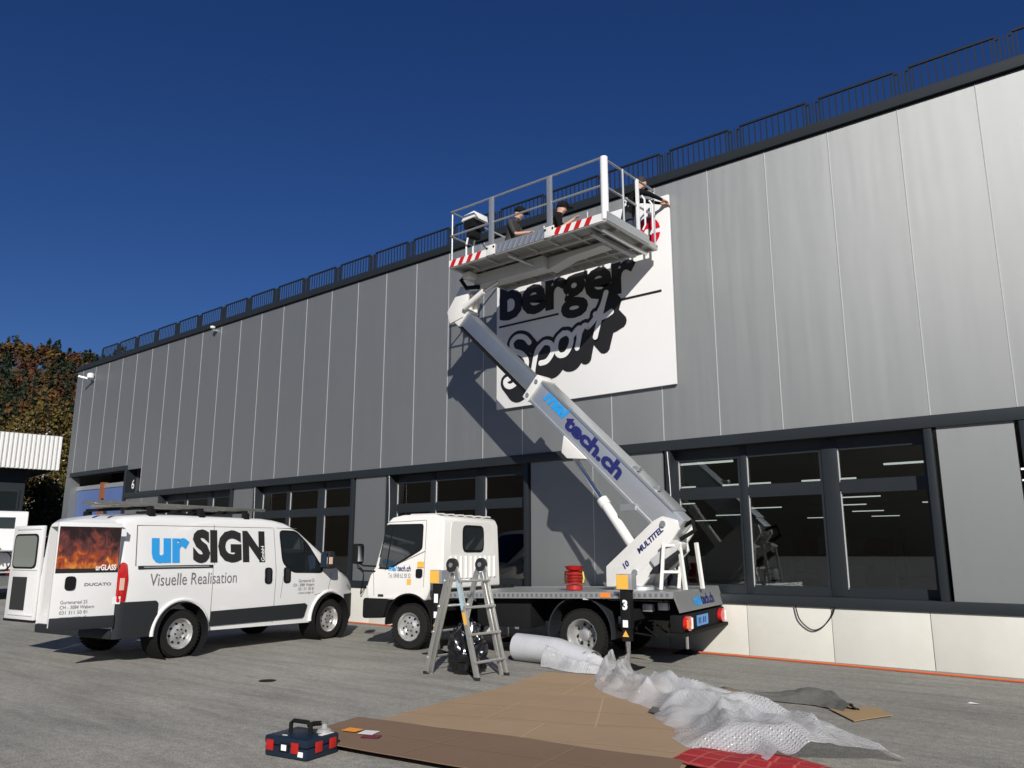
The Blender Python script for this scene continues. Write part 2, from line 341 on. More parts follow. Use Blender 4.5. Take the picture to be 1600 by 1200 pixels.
cab([(3, 11.2, .02), (-1.59, 11.29, .02), (-3.8, 11.38, .02), (-5.79, 11.43, .02), (-8, 11.46, .02), (-10.5, 11.44, .02), (-13.5, 11.47, .02), (-18, 11.45, .02)], .014, 'hose', 'orange hose lying along the foot of the concrete plinth', mat=M('orange_hose', (.62, .13, .04), .5), cat='hose')

# ---------------------------------------------------------------- the big sign
sg = thing('wall_sign', 'large square white sign with black lettering and red emblem mounted on the hall', 'sign', (-8.025, D - .07, 4.21))
def sx(x, z, d=0): return (x + 8.025, -d, z - 4.21)
MB().b2(sx(-9.98, 4.21, 0), sx(-6.07, 7.58, -.05)).build('panel', white, sg, bevel=.006)
text('berger', inkb, 'lettering', sg, sx(-9.9, 5.72, .002), (1, 0, 0), (0, 0, 1), 3.15, 1.12, bold=.035, lift=.004, spacing=.93)
for a, b in ((-9.91, -8.45), (-7.1, -6.27)): MB().b2(sx(a, 5.85, .001), sx(b, 5.885, .012)).build('rule_line', inkb, sg)
STK = {'S': [(-9.14, 5.43), (-9.26, 5.55), (-9.45, 5.59), (-9.58, 5.49), (-9.53, 5.33), (-9.34, 5.24), (-9.21, 5.09), (-9.24, 4.91), (-9.38, 4.74), (-9.58, 4.63), (-9.71, 4.66), (-9.74, 4.75), (-9.64, 4.79)],
 'p': [(-8.84, 5.33), (-8.95, 5.24), (-9.03, 4.97), (-9.08, 4.67)], 'q': [(-8.95, 5.22), (-8.79, 5.36), (-8.62, 5.31), (-8.59, 5.15), (-8.72, 5.0), (-8.87, 4.98)],
 'o': [(-8.34, 5.47), (-8.47, 5.38), (-8.51, 5.2), (-8.44, 5.07), (-8.29, 5.07), (-8.18, 5.21), (-8.16, 5.36), (-8.25, 5.46), (-8.36, 5.45)],
 'r': [(-8.16, 5.36), (-8.0, 5.5), (-7.96, 5.44), (-8.03, 5.14)], 'v': [(-7.99, 5.37), (-7.87, 5.53), (-7.78, 5.49)],
 't': [(-7.78, 5.49), (-7.63, 5.62), (-7.47, 5.83), (-7.38, 6.06)], 'u': [(-7.45, 5.86), (-7.52, 5.63), (-7.63, 5.28)], 'x': [(-7.62, 5.7), (-7.47, 5.62), (-7.28, 5.68)]}
def smooth_pts(P, k=5):
    out = []
    for i in range(len(P) - 1):
        p0, p1, p2, p3 = [np.array(P[j]) for j in (max(i - 1, 0), i, i + 1, min(i + 2, len(P) - 1))]
        for t in np.arange(k) / k: out.append(.5 * (2 * p1 + (p2 - p0) * t + (2 * p0 - 5 * p1 + 4 * p2 - p3) * t * t + (3 * p1 - p0 - 3 * p2 + p3) * t ** 3))
    return out + [np.array(P[-1])]
def strokes(rad, dx, dz, depth):
    m = MB()
    for P in STK.values():
        Q = smooth_pts(P); m.tube([(p[0] + dx, 0, p[1] + dz) for p in Q], rad, 10)
        for e in (Q[0], Q[-1]): m.lathe([(.001, -rad)] + [(rad * math.cos(a), rad * math.sin(a)) for a in np.linspace(-1.3, 1.3, 7)] + [(.001, rad)], (e[0] + dx, 0, e[1] + dz), 'Y', 12)
    m.v = [sx(x, z, .002 + depth + y * .04) for x, y, z in m.v]; return m
sh = MB()
for i in range(7):
    q = strokes(.13, .03 * i, -.035 * i, .004 + .0004 * i); sh.add(q.v, q.f)
sh.build('lettering', inkb, sg, smooth=True); strokes(.055, 0, 0, .014).build('lettering', white, sg, smooth=True)
em = MB()
def seg(a0, a1, r0, r1, dx=0, dz=0):
    n = 10; P = [(r1 * math.cos(a), r1 * math.sin(a)) for a in np.linspace(a0, a1, n)] + [(r0 * math.cos(a), r0 * math.sin(a)) for a in np.linspace(a1, a0, n)]
    em.prism([(p + dx, q + dz) for p, q in P], lambda a, b, d: sx(-6.5 + a, 6.98 + b, d), .001, .012)
seg(R(5), R(175), .06, .25, 0, .02); seg(R(185), R(355), .06, .25, 0, -.03); em.build('emblem', M('sign_red', (.6, .01, .03), .4), sg)

# ---------------------------------------------------------------- background
def leaf_cloud(cs, rad, n, size, squash=1.0, seed=0):
    r = np.random.default_rng(seed); cs = np.array(cs, float); k = len(cs)
    idx = r.integers(0, k, n); d = r.normal(size=(n, 3)); d /= np.linalg.norm(d, axis=1)[:, None]
    p = cs[idx] + d * (rad * r.random((n, 1)) ** .4) * np.array([1, 1, squash])
    a = r.normal(size=(n, 3)); a /= np.linalg.norm(a, axis=1)[:, None]; b = np.cross(a, r.normal(size=(n, 3))); b /= np.linalg.norm(b, axis=1)[:, None]
    s = size * (.6 + .8 * r.random((n, 1)))
    v = np.stack([p - a * s, p + b * s * .6, p + a * s, p - b * s * .6], 1).reshape(-1, 3)
    return v, np.arange(n * 4).reshape(-1, 4)
def foliage(name, v, f, mat, parent=None, kind=None):
    me = bpy.data.meshes.new(name); me.from_pydata(v.tolist(), [], f.tolist()); return link(name, me, mat, parent, kind)
def leafm(name, col):
    m = M(name, col, .8, noise=(.8, .45), spec=.2); return m
# wooded hill
def hz(d, s): # height over distance and lateral
    return 64 * max(0, min(1, (d - 150) / 165)) ** .9 + 3 * math.sin(s * .04) + 2.5 * math.sin(s * .11 + d * .05)
az = R(160); A = Vector((math.cos(az), math.sin(az), 0)); B = Vector((math.sin(az), -math.cos(az), 0))
hm = MB(); nd, ns = 26, 40; gv = []
for i in range(nd):
    for j in range(ns):
        d = 140 + i * 12; s = -300 + j * 600 / (ns - 1); p = A * d + B * s; gv.append((p.x, p.y, hz(d, s) - .5))
hm.add(gv, [(i * ns + j, i * ns + j + 1, (i + 1) * ns + j + 1, (i + 1) * ns + j) for i in range(nd - 1) for j in range(ns - 1)])
hm.build('hill', M('forest_floor', (.05, .04, .02), .95, noise=(.1, .4)), kind='structure', smooth=True)
hm2 = MB(); gv = []
for i in range(24):
    for j in range(24):
        d = 230 + i * 14; th = R(190 + j * 150 / 23); h = 75 * min(1, (i / 12)) ** .8 * (.75 + .25 * math.sin(j * .9)) ; gv.append((d * math.cos(th), d * math.sin(th), h - .5))
hm2.add(gv, [(i * 24 + j, i * 24 + j + 1, (i + 1) * 24 + j + 1, (i + 1) * 24 + j) for i in range(23) for j in range(23)])
hm2.build('hill', M('forest_floor', (.05, .04, .02)), kind='structure', smooth=True)
leafcols = {'autumn_rust_leaves': (.088, .033, .014), 'autumn_brown_leaves': (.066, .038, .018), 'dark_green_needles': (.018, .028, .015), 'olive_leaves': (.05, .045, .017), 'autumn_gold_leaves': (.12, .07, .018)}
vs = {k: [] for k in leafcols}; trv = MB()
for d in np.arange(160, 330, 5.0):
    for s in np.arange(-70, 120, 5.0):
        dd = d + rng.normal() * 2; ss = s + rng.normal() * 2; p = A * dd + B * ss; z = hz(dd, ss); q = rng.random()
        kd = 'dark_green_needles' if q < .33 else 'autumn_rust_leaves' if q < .56 else 'autumn_brown_leaves' if q < .78 else 'olive_leaves' if q < .92 else 'autumn_gold_leaves'
        H = 6.5 + 3.5 * rng.random(); n = 130
        if kd == 'dark_green_needles':
            t = rng.random(n); rr = (1 - t) * 2.1 * np.sqrt(rng.random(n)) + .15; th = rng.random(n) * 6.283
            c = np.stack([p.x + rr * np.cos(th), p.y + rr * np.sin(th), z + 1.5 + t * H], 1)
        else:
            k = rng.normal(size=(5, 3)) * np.array([1.2, 1.2, 1.1]) + np.array([p.x, p.y, z + H * .62]); dv = rng.normal(size=(n, 3)); dv /= np.linalg.norm(dv, axis=1)[:, None]
            c = k[rng.integers(0, 5, n)] + dv * 1.4 * rng.random((n, 1)) ** .4
            if s > -20 and s < 40 and d < 260: trv.bar((p.x, p.y, z - .5), (p.x, p.y, z + H * .6), .3, .3)
        a = rng.normal(size=(n, 3)); a /= np.linalg.norm(a, axis=1)[:, None]; b = np.cross(a, rng.normal(size=(n, 3))); b /= np.linalg.norm(b, axis=1)[:, None]
        sz = .5 * (.6 + .8 * rng.random((n, 1)))
        vs[kd].append(np.stack([c - a * sz, c + b * sz * .7, c + a * sz, c - b * sz * .7], 1).reshape(-1, 3))
lab = {'autumn_rust_leaves': 'rust red autumn woodland on the far hillside', 'autumn_brown_leaves': 'brown autumn woodland on the far hillside', 'dark_green_needles': 'dark green conifers on the far hillside', 'olive_leaves': 'olive green woodland on the far hillside', 'autumn_gold_leaves': 'golden autumn woodland on the far hillside'}
for kd, lst in vs.items():
    v = np.concatenate(lst); o = foliage('woodland', v, np.arange(len(v)).reshape(-1, 4), leafm(kd, leafcols[kd]), kind='stuff'); tag(o, lab[kd], 'woodland')
tag(trv.build('woodland_trunks', M('bark', (.09, .07, .05), .9), kind='stuff'), 'bare grey trunks among the far hillside woodland', 'woodland')
# trees in the gap
def tree(name, lb, x, y, H, mat, tm, cr, n, leaf, seed, birch=False):
    r = random.Random(seed); t = thing(name, lb, 'tree', (x, y, 0)); m = MB()
    top = Vector((r.uniform(-.3, .3), r.uniform(-.3, .3), H * .86)); m.tube([(0, 0, -.2), (.1, .05, H * .4), top], [H * .016, H * .012, .03], 8); cs = []
    for i in range(16):
        h = H * r.uniform(.3, .85); a = r.uniform(0, 6.28); L = cr * (1.15 - h / H) * r.uniform(.7, 1.3) + .3
        e = Vector((L * math.cos(a), L * math.sin(a), h + L * .7)); m.tube([(.05, .03, h), (e.x * .5, e.y * .5, h + L * .45), e], [H * .006, H * .004, .015], 5); cs.append(tuple(e)); cs.append((e.x * .6, e.y * .6, e.z - .3))
        if birch: cs.append((e.x * 1.1, e.y * 1.1, e.z - 1.1))
    m.build('trunk', tm, t, smooth=True); v, f = leaf_cloud(cs, cr * .42, n, leaf, 1.1, seed); foliage('crown', v, f, mat, t)
birchb = M('birch_bark', (.6, .57, .5), .8, noise=(3, .4)); barkd = M('dark_bark', (.05, .04, .03), .9)
by = leafm('yellow_birch_leaves', (.10, .072, .018)); dg = leafm('dark_green_leaves', (.025, .035, .014))
tree('birch_tree', 'tall yellow birch with pale trunk behind the white ribbed building', -58.3, 21.2, 12.8, by, birchb, 2.6, 5200, .13, 1, True)
tree('birch_tree', 'shorter yellow birch with leaning pale trunk nearer the hillside', -58.9, 18.8, 10.6, by, birchb, 2.2, 3800, .13, 2, True)
tree('dark_tree', 'dark green tree beside the grey hall corner behind the birches', -62, 25.6, 11.8, dg, barkd, 2.6, 5200, .16, 3)
tree('dark_tree', 'dark green tree left of the birches above the white ribbed building', -66, 19.5, 11.0, dg, barkd, 3.2, 5200, .16, 4)
tree('dark_tree', 'low olive tree in the gap between the two buildings', -50, 18.4, 5.6, leafm('olive_gap_leaves', (.09, .075, .02)), barkd, 1.8, 4200, .1, 5)
tree('dark_tree', 'dark bushy tree in the gap beside the blue gate', -47, 18.2, 4.0, dg, barkd, 1.5, 3600, .1, 6)
# neighbour building with white ribbed upper storey
t = thing('neighbour_building', 'black building with overhanging white ribbed upper storey', 'building', (-43.5, 10, 0), R(-8))
MB().b2((-10, -14, 5.36), (.848, 6.1, 6.95)).build('upper_storey', black, t)
wr = M('white_ribbed_sheet', (.74, .74, .72), .5); rib = MB(); yv = -13.9
while yv < 6.05:
    rib.prism([(0, yv), (.07, yv + .03), (.07, yv + .11), (0, yv + .14)], lambda a, b, d: (.902 + a * .6, b, d), 5.36, 7.0); yv += .19
rib.build('ribbed_cladding', wr, t)
rb2 = MB(); xv = -9.9
while xv < .85: rb2.prism([(xv, 0), (xv + .03, .07), (xv + .11, .07), (xv + .14, 0)], lambda a, b, d: (a, 6.102 + b * .6, d), 5.36, 7.0); xv += .19
rb2.build('ribbed_cladding', wr, t); MB().b2((.85, -14, 5.34), (.9, 6.1, 7.02)).build('cladding_backing', M('grey_backing', (.42, .42, .41), .6), t)
MB().b2((-10, -14, 0), (0, 5.0, 5.358)).build('ground_storey', M('black_facade', (.012, .016, .02), .5), t)
for y0 in (-9, -6.2, -3.4, -.6, 2.2):
    f = MB().b2((.0, y0, 3.0), (.05, y0 + 2.6, 4.4)).build('window', dark, t); MB().b2((.052, y0 + .1, 3.1), (.06, y0 + 2.5, 4.3)).build('pane', vglass, f)
t = thing('distant_house', 'distant pale house with red shutters glimpsed in the gap', 'house', (-80, 30.5, 0), R(-10))
MB().b2((-8, -6, 0), (0, 6, 7)).build('wall', M('cream_render', (.45, .4, .33), .9), t); MB().prism([(-8.5, 7), (.5, 7), (-4, 9.5)], lambda a, b, d: (a, d, b), -6.4, 6.4).build('roof', M('roof_tile', (.16, .06, .04), .9), t)
for y0 in (-4, -1, 2):
    for z0 in (1, 4): f = MB().b2((.0, y0, z0), (.05, y0 + 1.2, z0 + 1.5)).build('window', dark, t); MB().b2((0, y0 - .5, z0), (.08, y0 - .05, z0 + 1.5)).build('shutter', red, f)

# ---------------------------------------------------------------- wheels
def wheel(parent, loc, r, rr, wd, side, mat_r, dual=False):
    s = side # outward direction along local y
    prof = [(rr * .98, -wd / 2), (r * .93, -wd / 2), (r * .985, -wd * .36), (r, -wd * .2), (r, wd * .2), (r * .985, wd * .36), (r * .93, wd / 2), (rr * .98, wd / 2)]
    t = MB().lathe([(a, b * s) for a, b in prof], (0, 0, 0), 'Y', 40, caps=False)
    o = t.build('wheel', rubber, parent, smooth=True); o.location = loc
    tr = MB()
    for k in range(40):
        a = 2 * math.pi * k / 40
        for yy, off in ((-.33, 0), (0, .08), (.33, 0)):
            q = a + off; tr.box((r * math.cos(q), yy * wd, r * math.sin(q)), (.012, wd * .24, .03), Matrix.Rotation(-q, 3, 'Y'))
    tr.build('tread', rubber, o)
    rp = [(rr * 1.02, .46), (rr * 1.02, .5), (rr * .96, .5), (rr * .9, .40), (rr * .84, .2 if not dual else -.1), (rr * .7, .16 if not dual else -.22), (rr * .52, .27 if not dual else -.16), (rr * .40, .30 if not dual else -.05), (rr * .36, .33 if not dual else .18), (rr * .22, .36 if not dual else .22), (.004, .36 if not dual else .22)]
    MB().lathe([(a, b * wd * s) for a, b in rp], (0, 0, 0), 'Y', 36, caps=False).build('rim', mat_r, o, smooth=True, ang=50)
    for k in range(8):
        a = 2 * math.pi * k / 8 + .2; yb = (.19 if not dual else -.19) * wd * s
        MB().lathe([(.001, -.012), (rr * .085, -.012), (rr * .085, .014), (.001, .014)], (rr * .62 * math.cos(a), yb, rr * .62 * math.sin(a)), 'Y', 10).build('rim_hole', black, o)
    for k in range(6):
        a = 2 * math.pi * k / 6; yb = (.33 if not dual else .0) * wd * s
        MB().lathe([(.001, -.02), (rr * .055, -.02), (rr * .05, .02), (.001, .02)], (rr * (.30 if not dual else .46) * math.cos(a), yb, rr * (.30 if not dual else .46) * math.sin(a)), 'Y', 6).build('wheel_nut', plast, o)
    return o

# ---------------------------------------------------------------- van (local x forward, y left, near side y=-1)
van = thing('delivery_van', 'white delivery van with blue and black lettering and open rear doors', 'van', (-11.319 - .991, 6.219 - .134, 0), R(97.68))
def ztop(u):
    P = [(-1.02, 1.92), (-.9, 1.99), (-.4, 2.03), (1.6, 2.03), (1.95, 1.99), (2.25, 1.88), (3.25, 1.2), (3.42, 1.1), (3.66, 1.02), (3.83, .9), (3.93, .7), (3.97, .55)]
    return float(np.interp(u, *zip(*P)))
def half(u): return float(np.interp(u, [-1.02, -.97, -.8, 2.9, 3.3, 3.6, 3.8, 3.92, 3.97], [.95, .985, 1.0, 1.0, .97, .88, .76, .6, .5]))
def side_y(u, z): return half(u) - max(0, z - 1.13) * .135 - max(0, .55 - z) * .06
def section(u, off=0):
    zt = ztop(u); z0 = float(np.interp(u, [-1.02, 3.3, 3.97], [.36, .3, .34])); r = min(.12, (zt - z0) * .3); P = []
    for z in np.linspace(z0, zt - r, 9): P.append((side_y(u, z) + off, z))
    ye = side_y(u, zt - r)
    for a in (25, 50, 75): P.append((ye - r * 1.15 * (1 - math.cos(R(a))) + off * math.cos(R(a)), zt - r + r * math.sin(R(a)) + off))
    for q in (.72, .4, 0): P.append((q * (ye - r), zt + .035 * (1 - q) * (1 if u < 2.2 else .5) + off))
    return P
us = [-1.02, -.99, -.92, -.6, 0, .5, 1.0, 1.5, 1.75, 2.0, 2.15, 2.3, 2.6, 2.9, 3.1, 3.25, 3.35, 3.5, 3.66, 3.78, 3.88, 3.94, 3.97]
bd = MB(); N = None
for u in us:
    P = section(u); ring = [(u, -y, z) for y, z in P] + [(u, y, z) for y, z in P[::-1][1:]]; N = len(ring); bd.v += ring
for i in range(len(us) - 1): bd.f += [(i * N + k, i * N + (k + 1) % N, (i + 1) * N + (k + 1) % N, (i + 1) * N + k) for k in range(N)]
bd.f += [tuple(range(N)), tuple(range((len(us) - 1) * N, len(us) * N))[::-1]]
body = bd.build('body', wpaint, van, smooth=True)
cut = []
for u in (0, 3.0):
    for s in (-1, 1):
        c = MB().lathe([(.43, -.3), (.43, .3)], (u, s * .98, .35), 'Y', 40).build('c', black, van); cut.append(c)
cut.append(MB().b2((-1.3, -.84, .58), (1.6, .84, 1.86)).build('c', black, van))
bpy.context.view_layer.update(); boolean(body, cut)
def vs_patch(poly, name, mat, off, parent=van, th=.012): # polygon (u,z) laid on the near side surface
    o = MB(); n = len(poly); vs = [(u, -side_y(u, z) - off, z) for u, z in poly] + [(u, -side_y(u, z) + th, z) for u, z in poly]
    o.add(vs, [tuple(range(n)), tuple(range(n, 2 * n))[::-1]] + [(i, n + i, n + (i + 1) % n, (i + 1) % n) for i in range(n)]); return o.build(name, mat, parent)
def rounded(poly, r=.06, k=4):
    out = []; n = len(poly)
    for i in range(n):
        p, a, b = Vector(poly[i]), Vector(poly[i - 1]), Vector(poly[(i + 1) % n]); da = (a - p).normalized() * min(r, (a - p).length * .4); db = (b - p).normalized() * min(r, (b - p).length * .4)
        for t in np.linspace(0, 1, k): q = (p + da) * (1 - t) ** 2 + p * 2 * t * (1 - t) + (p + db) * t * t; out.append((q.x, q.y))
    return out
win = rounded([(1.86, 1.82), (2.2, 1.81), (2.45, 1.6), (2.76, 1.2), (2.74, 1.16), (2.12, 1.18), (1.92, 1.32)], .09)
wo = vs_patch(win, 'side_window', vglass, .005); vs_patch(rounded([(1.83, 1.85), (2.21, 1.845), (2.48, 1.63), (2.81, 1.21), (2.79, 1.125), (2.1, 1.145), (1.88, 1.3)], .09), 'window_seal', black, .002, wo)
vs_patch([(2.36, 1.66), (2.40, 1.66), (2.44, 1.18), (2.40, 1.18)], 'window_divider', black, .009, wo)
# windscreen
wm = MB(); us2 = np.linspace(2.22, 3.2, 7); vv = []
for u in us2:
    P = section(u, .006); ye = P[11][0] * .97
    for q in np.linspace(-1, 1, 9): vv.append((u + .004, q * ye, ztop(u) + .0175 * (1 - abs(q)) - .05 * abs(q) ** 6 + .012))
wm.add(vv, [(i * 9 + k, i * 9 + k + 1, (i + 1) * 9 + k + 1, (i + 1) * 9 + k) for i in range(6) for k in range(8)]); wm.build('windscreen', vglass, van, smooth=True)
# plastic trims
vs_patch([(.5, .40), (.5, .615), (2.4, .635), (2.46, .60), (2.40, .42), (2.36, .395)], 'side_moulding', plast, .016)
rc = MB()
def rtop(u): return .82 if u < -.44 else .82 - (u + .44) * .8
ucs = [-1.03, -1.0, -.96, -.9, -.8, -.6, -.44, -.40]
for u in ucs:
    for z in np.linspace(.34, rtop(u), 6):
        rc.v.append((u, -side_y(u, z) - .012, z))
rc.f = [(i * 6 + k, i * 6 + k + 1, i * 6 + k + 7, i * 6 + k + 6) for i in range(len(ucs) - 1) for k in range(5)]
rc.build('rear_corner_trim', plast, van, smooth=True)
MB().b2((-1.06, -.94, .34), (-.985, .90, .47)).build('rear_bumper', plast, van, bevel=.03)
fb = MB(); fu = [3.42, 3.55, 3.7, 3.82, 3.92, 3.985, 4.02]; rows = [.27, .34, .5, .66, .74]
for u in fu:
    for s in (-1, 1):
        for z in (rows if s < 0 else rows[::-1]): fb.v.append((u, s * (half(min(u, 3.97)) + .014 - (.03 if z < .3 else 0)), z))
nn = 10
for i in range(len(fu) - 1): fb.f += [(i * nn + k, i * nn + (k + 1) % nn, (i + 1) * nn + (k + 1) % nn, (i + 1) * nn + k) for k in range(nn)]
fb.f += [tuple(range(nn)), tuple(range((len(fu) - 1) * nn, len(fu) * nn))[::-1]]; fb.build('front_bumper', plast, van, smooth=True)
MB().prism(rounded([(3.30, 1.13), (3.52, 1.03), (3.74, .86), (3.70, .80), (3.5, .9), (3.33, 1.04)], .04), lambda a, b, d: (a, -half(a) + .10 * (b - .8) - d, b), -.03, .012).build('headlight', M('headlight_glass', (.5, .52, .54), .1, coat=.5), van)
for u in (0, 3.0):
    P = [(u + .46 * math.cos(a), -1.0 + .0, .35 + .46 * math.sin(a)) for a in np.linspace(R(-2), R(182), 26)]
    MB().tube([(x, -half(x) - .0, z) for x, y, z in P], .03, 8).build('wheel_arch', wpaint, van, smooth=True)
    MB().lathe([(.42, -.25), (.42, .14)], (u, -.83, .35), 'Y', 32, caps=False).build('arch_liner', blackm, van)
    for y, s in ((-.90, -1), (.90, 1)): wheel(van, (u, y, .335), .335, .215, .21, s, steelrim)
vs_patch([(-.74, 1.255), (-.74, 1.30), (.5, 1.30), (.5, 1.255)], 'sliding_rail', plast, .01); vs_patch([(-.66, 1.272), (-.66, 1.287), (.42, 1.287), (.42, 1.272)], 'rail_slot', galv, .016)
gap = M('panel_gap', (.12, .12, .12), .8)
def line(P, wdt=.007):
    for (a, b), (c, d) in zip(P[:-1], P[1:]):
        n = Vector((-(d - b), c - a)).normalized() * wdt / 2; k = max(1, int(abs(d - b) / .12)); 
        for i in range(k):
            p0, p1 = lerp(Vector((a, b)), Vector((c, d)), i / k), lerp(Vector((a, b)), Vector((c, d)), (i + 1) / k)
            vs_patch([(p0.x + n.x, p0.y + n.y), (p1.x + n.x, p1.y + n.y), (p1.x - n.x, p1.y - n.y), (p0.x - n.x, p0.y - n.y)], 'panel_gap', gap, .0025)
line([(.5, 1.25), (.5, .36)]); line([(.53, 1.9), (.53, 1.3)]); line([(1.72, 1.88), (1.74, 1.2), (1.72, .36)]); line([(1.70, 1.88), (-.76, 1.86), (-.78, 1.3)]); line([(1.78, 1.88), (2.22, 1.88)]); line([(1.86, .75), (1.9, 1.1)], .006); line([(2.62, .76), (2.95, .82), (3.03, 1.12)])
for u, z in ((1.58, 1.11), (1.98, 1.11)):
    h = vs_patch(rounded([(u - .075, z - .13), (u - .075, z + .13), (u + .075, z + .13), (u + .075, z - .13)], .06), 'door_handle', blackm, .012); vs_patch(rounded([(u - .03, z - .11), (u - .03, z + .11), (u + .03, z + .11), (u + .03, z - .11)], .03), 'grip', plast, .028, h)
# mirror
mr = MB().prism(rounded([(2.70, 1.2), (2.72, 1.5), (2.86, 1.5), (2.9, 1.2)], .05), lambda a, b, d: (a, d, b), -1.22, -1.03).build('wing_mirror', plast, van, bevel=.02)
MB().b2((2.685, -1.2, 1.23), (2.7, -1.05, 1.47)).build('mirror_glass', chrome, mr); MB().b2((2.74, -1.06, 1.22), (2.82, -.93, 1.3)).build('mirror_arm', plast, mr)
MB().b2((2.72, -1.235, 1.28), (2.79, -1.221, 1.40)).build('indicator', M('clear_lens', (.7, .5, .4), .2), mr)
# rear lamp, side marker
MB().prism(rounded([(-1.03, .82), (-1.03, 1.25), (-.97, 1.36), (-.9, 1.33), (-.88, 1.1), (-.9, .82)], .03), lambda a, b, d: (a, -side_y(-.9, b) + d, b), -.008, .10).build('rear_lamp', redl, van, bevel=.006)
MB().prism([(-1.0, .98), (-1.0, 1.14), (-.94, 1.14), (-.94, .98)], lambda a, b, d: (a, -side_y(-.9, b) + d, b), -.013, .0).build('lamp_lens', M('clear_lens', (.7, .5, .4), .2), van)
# livery
tl = (0, .135, 1)
def vtext(s, mat, u0, z0, w, h, **k): 
    up = (0, .135, 1) if z0 > 1.14 else (0, 0, 1); return text(s, mat, 'lettering', van, (u0, -side_y(1, z0) - .004, z0), (1, 0, 0), up, w, h, **k)
vtext('ur', blue, -.54, 1.33, .62, .36, bold=.05); vtext('SIGN', inkb, .14, 1.325, 1.37, .5, bold=.06, spacing=1.04)
text('GmbH', wprint, 'lettering', van, (1.50, -side_y(1, 1.34) - .006, 1.34), (0, .135, 1), (-1, 0, 0), .24, .07, bold=.01)
vs_patch([(1.395, 1.325), (1.395, 1.62), (1.51, 1.62), (1.51, 1.325)], 'lettering_block', inkb, .004)
vtext('Visuelle Realisation', inkg, -.56, 1.02, 1.5, .17, bold=-.004)
for i, s in enumerate(('Gurtenareal 25', 'CH - 3084 Wabern', '031 311 50 81', 'www.ursign.ch')): vtext(s, inkg, 2.12 + (.12 if i in (0, 2, 3) else 0), .985 - .068 * i, .36 if i != 1 else .48, .05)
# rear doors
def door(hinge, ang, near):
    rt = bpy.data.objects.new('rear_door', None); 
    return rt
dm = MB().b2((-.80, -.028, .53), (0, .028, 1.88)); rd = dm.build('rear_door', wpaint, van, bevel=.015); rd.location = (-1.03, -.96, 0)
outer = -.0285
MB().b2((-.79, outer - .002, 1.22), (-.01, outer + .01, 1.82)).build('window_film', vglass, rd)
def firemat():
    m = M('fire_photo_print', (.3, .1, .03), .35); n = m.node_tree.nodes; L = m.node_tree.links; tc = n.new('ShaderNodeTexCoord'); t = n.new('ShaderNodeTexNoise')
    mp = n.new('ShaderNodeMapping'); mp.inputs['Scale'].default_value = (1.4, 1, 1); L.new(tc.outputs['Object'], mp.inputs[0]); L.new(mp.outputs[0], t.inputs[0]); t.inputs['Scale'].default_value = 5.5; t.inputs['Detail'].default_value = 6; t.inputs['Distortion'].default_value = 1.2
    sp = n.new('ShaderNodeSeparateXYZ'); L.new(tc.outputs['Object'], sp.inputs[0]); mr = n.new('ShaderNodeMapRange'); mr.inputs['From Min'].default_value = 1.28; mr.inputs['From Max'].default_value = 1.85; mr.inputs['To Min'].default_value = .22; mr.inputs['To Max'].default_value = -.22
    L.new(sp.outputs['Z'], mr.inputs['Value']); ad = n.new('ShaderNodeMath'); L.new(t.outputs['Fac'], ad.inputs[0]); L.new(mr.outputs[0], ad.inputs[1])
    r = n.new('ShaderNodeValToRGB'); L.new(ad.outputs[0], r.inputs[0]); e = r.color_ramp.elements; e[0].position = .34; e[0].color = (.02, .008, .008, 1); e[1].position = .92; e[1].color = (.7, .36, .07, 1)
    for p, c in ((.52, (.10, .032, .028, 1)), (.66, (.30, .05, .015, 1)), (.78, (.5, .16, .03, 1))): x = e.new(p); x.color = c
    L.new(r.outputs[0], n['Principled BSDF'].inputs['Base Color']); return m
MB().b2((-.79, outer - .006, 1.275), (-.02, outer - .001, 1.815)).build('photo_print', firemat(), rd)
MB().b2((-.79, outer - .0065, 1.225), (-.02, outer - .001, 1.276)).build('print_border', inkb, rd)
text('urGLASS', wprint, 'lettering', rd, (-.30, outer - .007, 1.25), (1, 0, 0), (0, 0, 1), .26, .075, bold=.02)
h = MB().prism(rounded([(-.66, 1.0), (-.66, 1.18), (-.53, 1.18), (-.53, 1.0)], .05), lambda a, b, d: (a, d, b), outer - .012, outer).build('door_handle', blackm, rd)
text('DUCATO', inkg, 'lettering', rd, (-.42, outer - .001, 1.05), (1, 0, 0), (0, 0, 1), .34, .04, bold=.03)
for i, s in enumerate(('Gurtenareal 25', 'CH - 3084 Wabern', '031 311 50 81', 'www.ursign.ch')): text(s, inkg, 'lettering', rd, (-.69, outer - .001, .83 - .065 * i), (1, 0, 0), (0, 0, 1), [.33, .42, .34, .34][i], .045)
MB().b2((-.798, outer - .012, .5), (-.0, .03, .66)).build('lower_trim', plast, rd, bevel=.01); rd.rotation_euler = (0, 0, R(-11))
for z in (.8, 1.7): MB().b2((-.04, -.03, z), (.06, .035, z + .1)).build('hinge', wpaint, rd)
ld = MB().b2((0, -.028, .5), (.87, .028, 1.88)).build('rear_door', wpaint, van, bevel=.015); ld.location = (-1.03, .97, 0); ld.rotation_euler = (0, 0, R(90 - 2))
inn = .029 # inner face looks backwards
MB().prism(rounded([(.08, 1.24), (.08, 1.76), (.79, 1.76), (.79, 1.24)], .1), lambda a, b, d: (a, d, b), inn, inn + .012).build('window_seal', black, ld)
MB().prism(rounded([(.11, 1.27), (.11, 1.73), (.76, 1.73), (.76, 1.27)], .08), lambda a, b, d: (a, d, b), inn + .002, inn + .016).build('door_window', M('grey_green_glass', (.18, .2, .18), .08, coat=.4), ld)
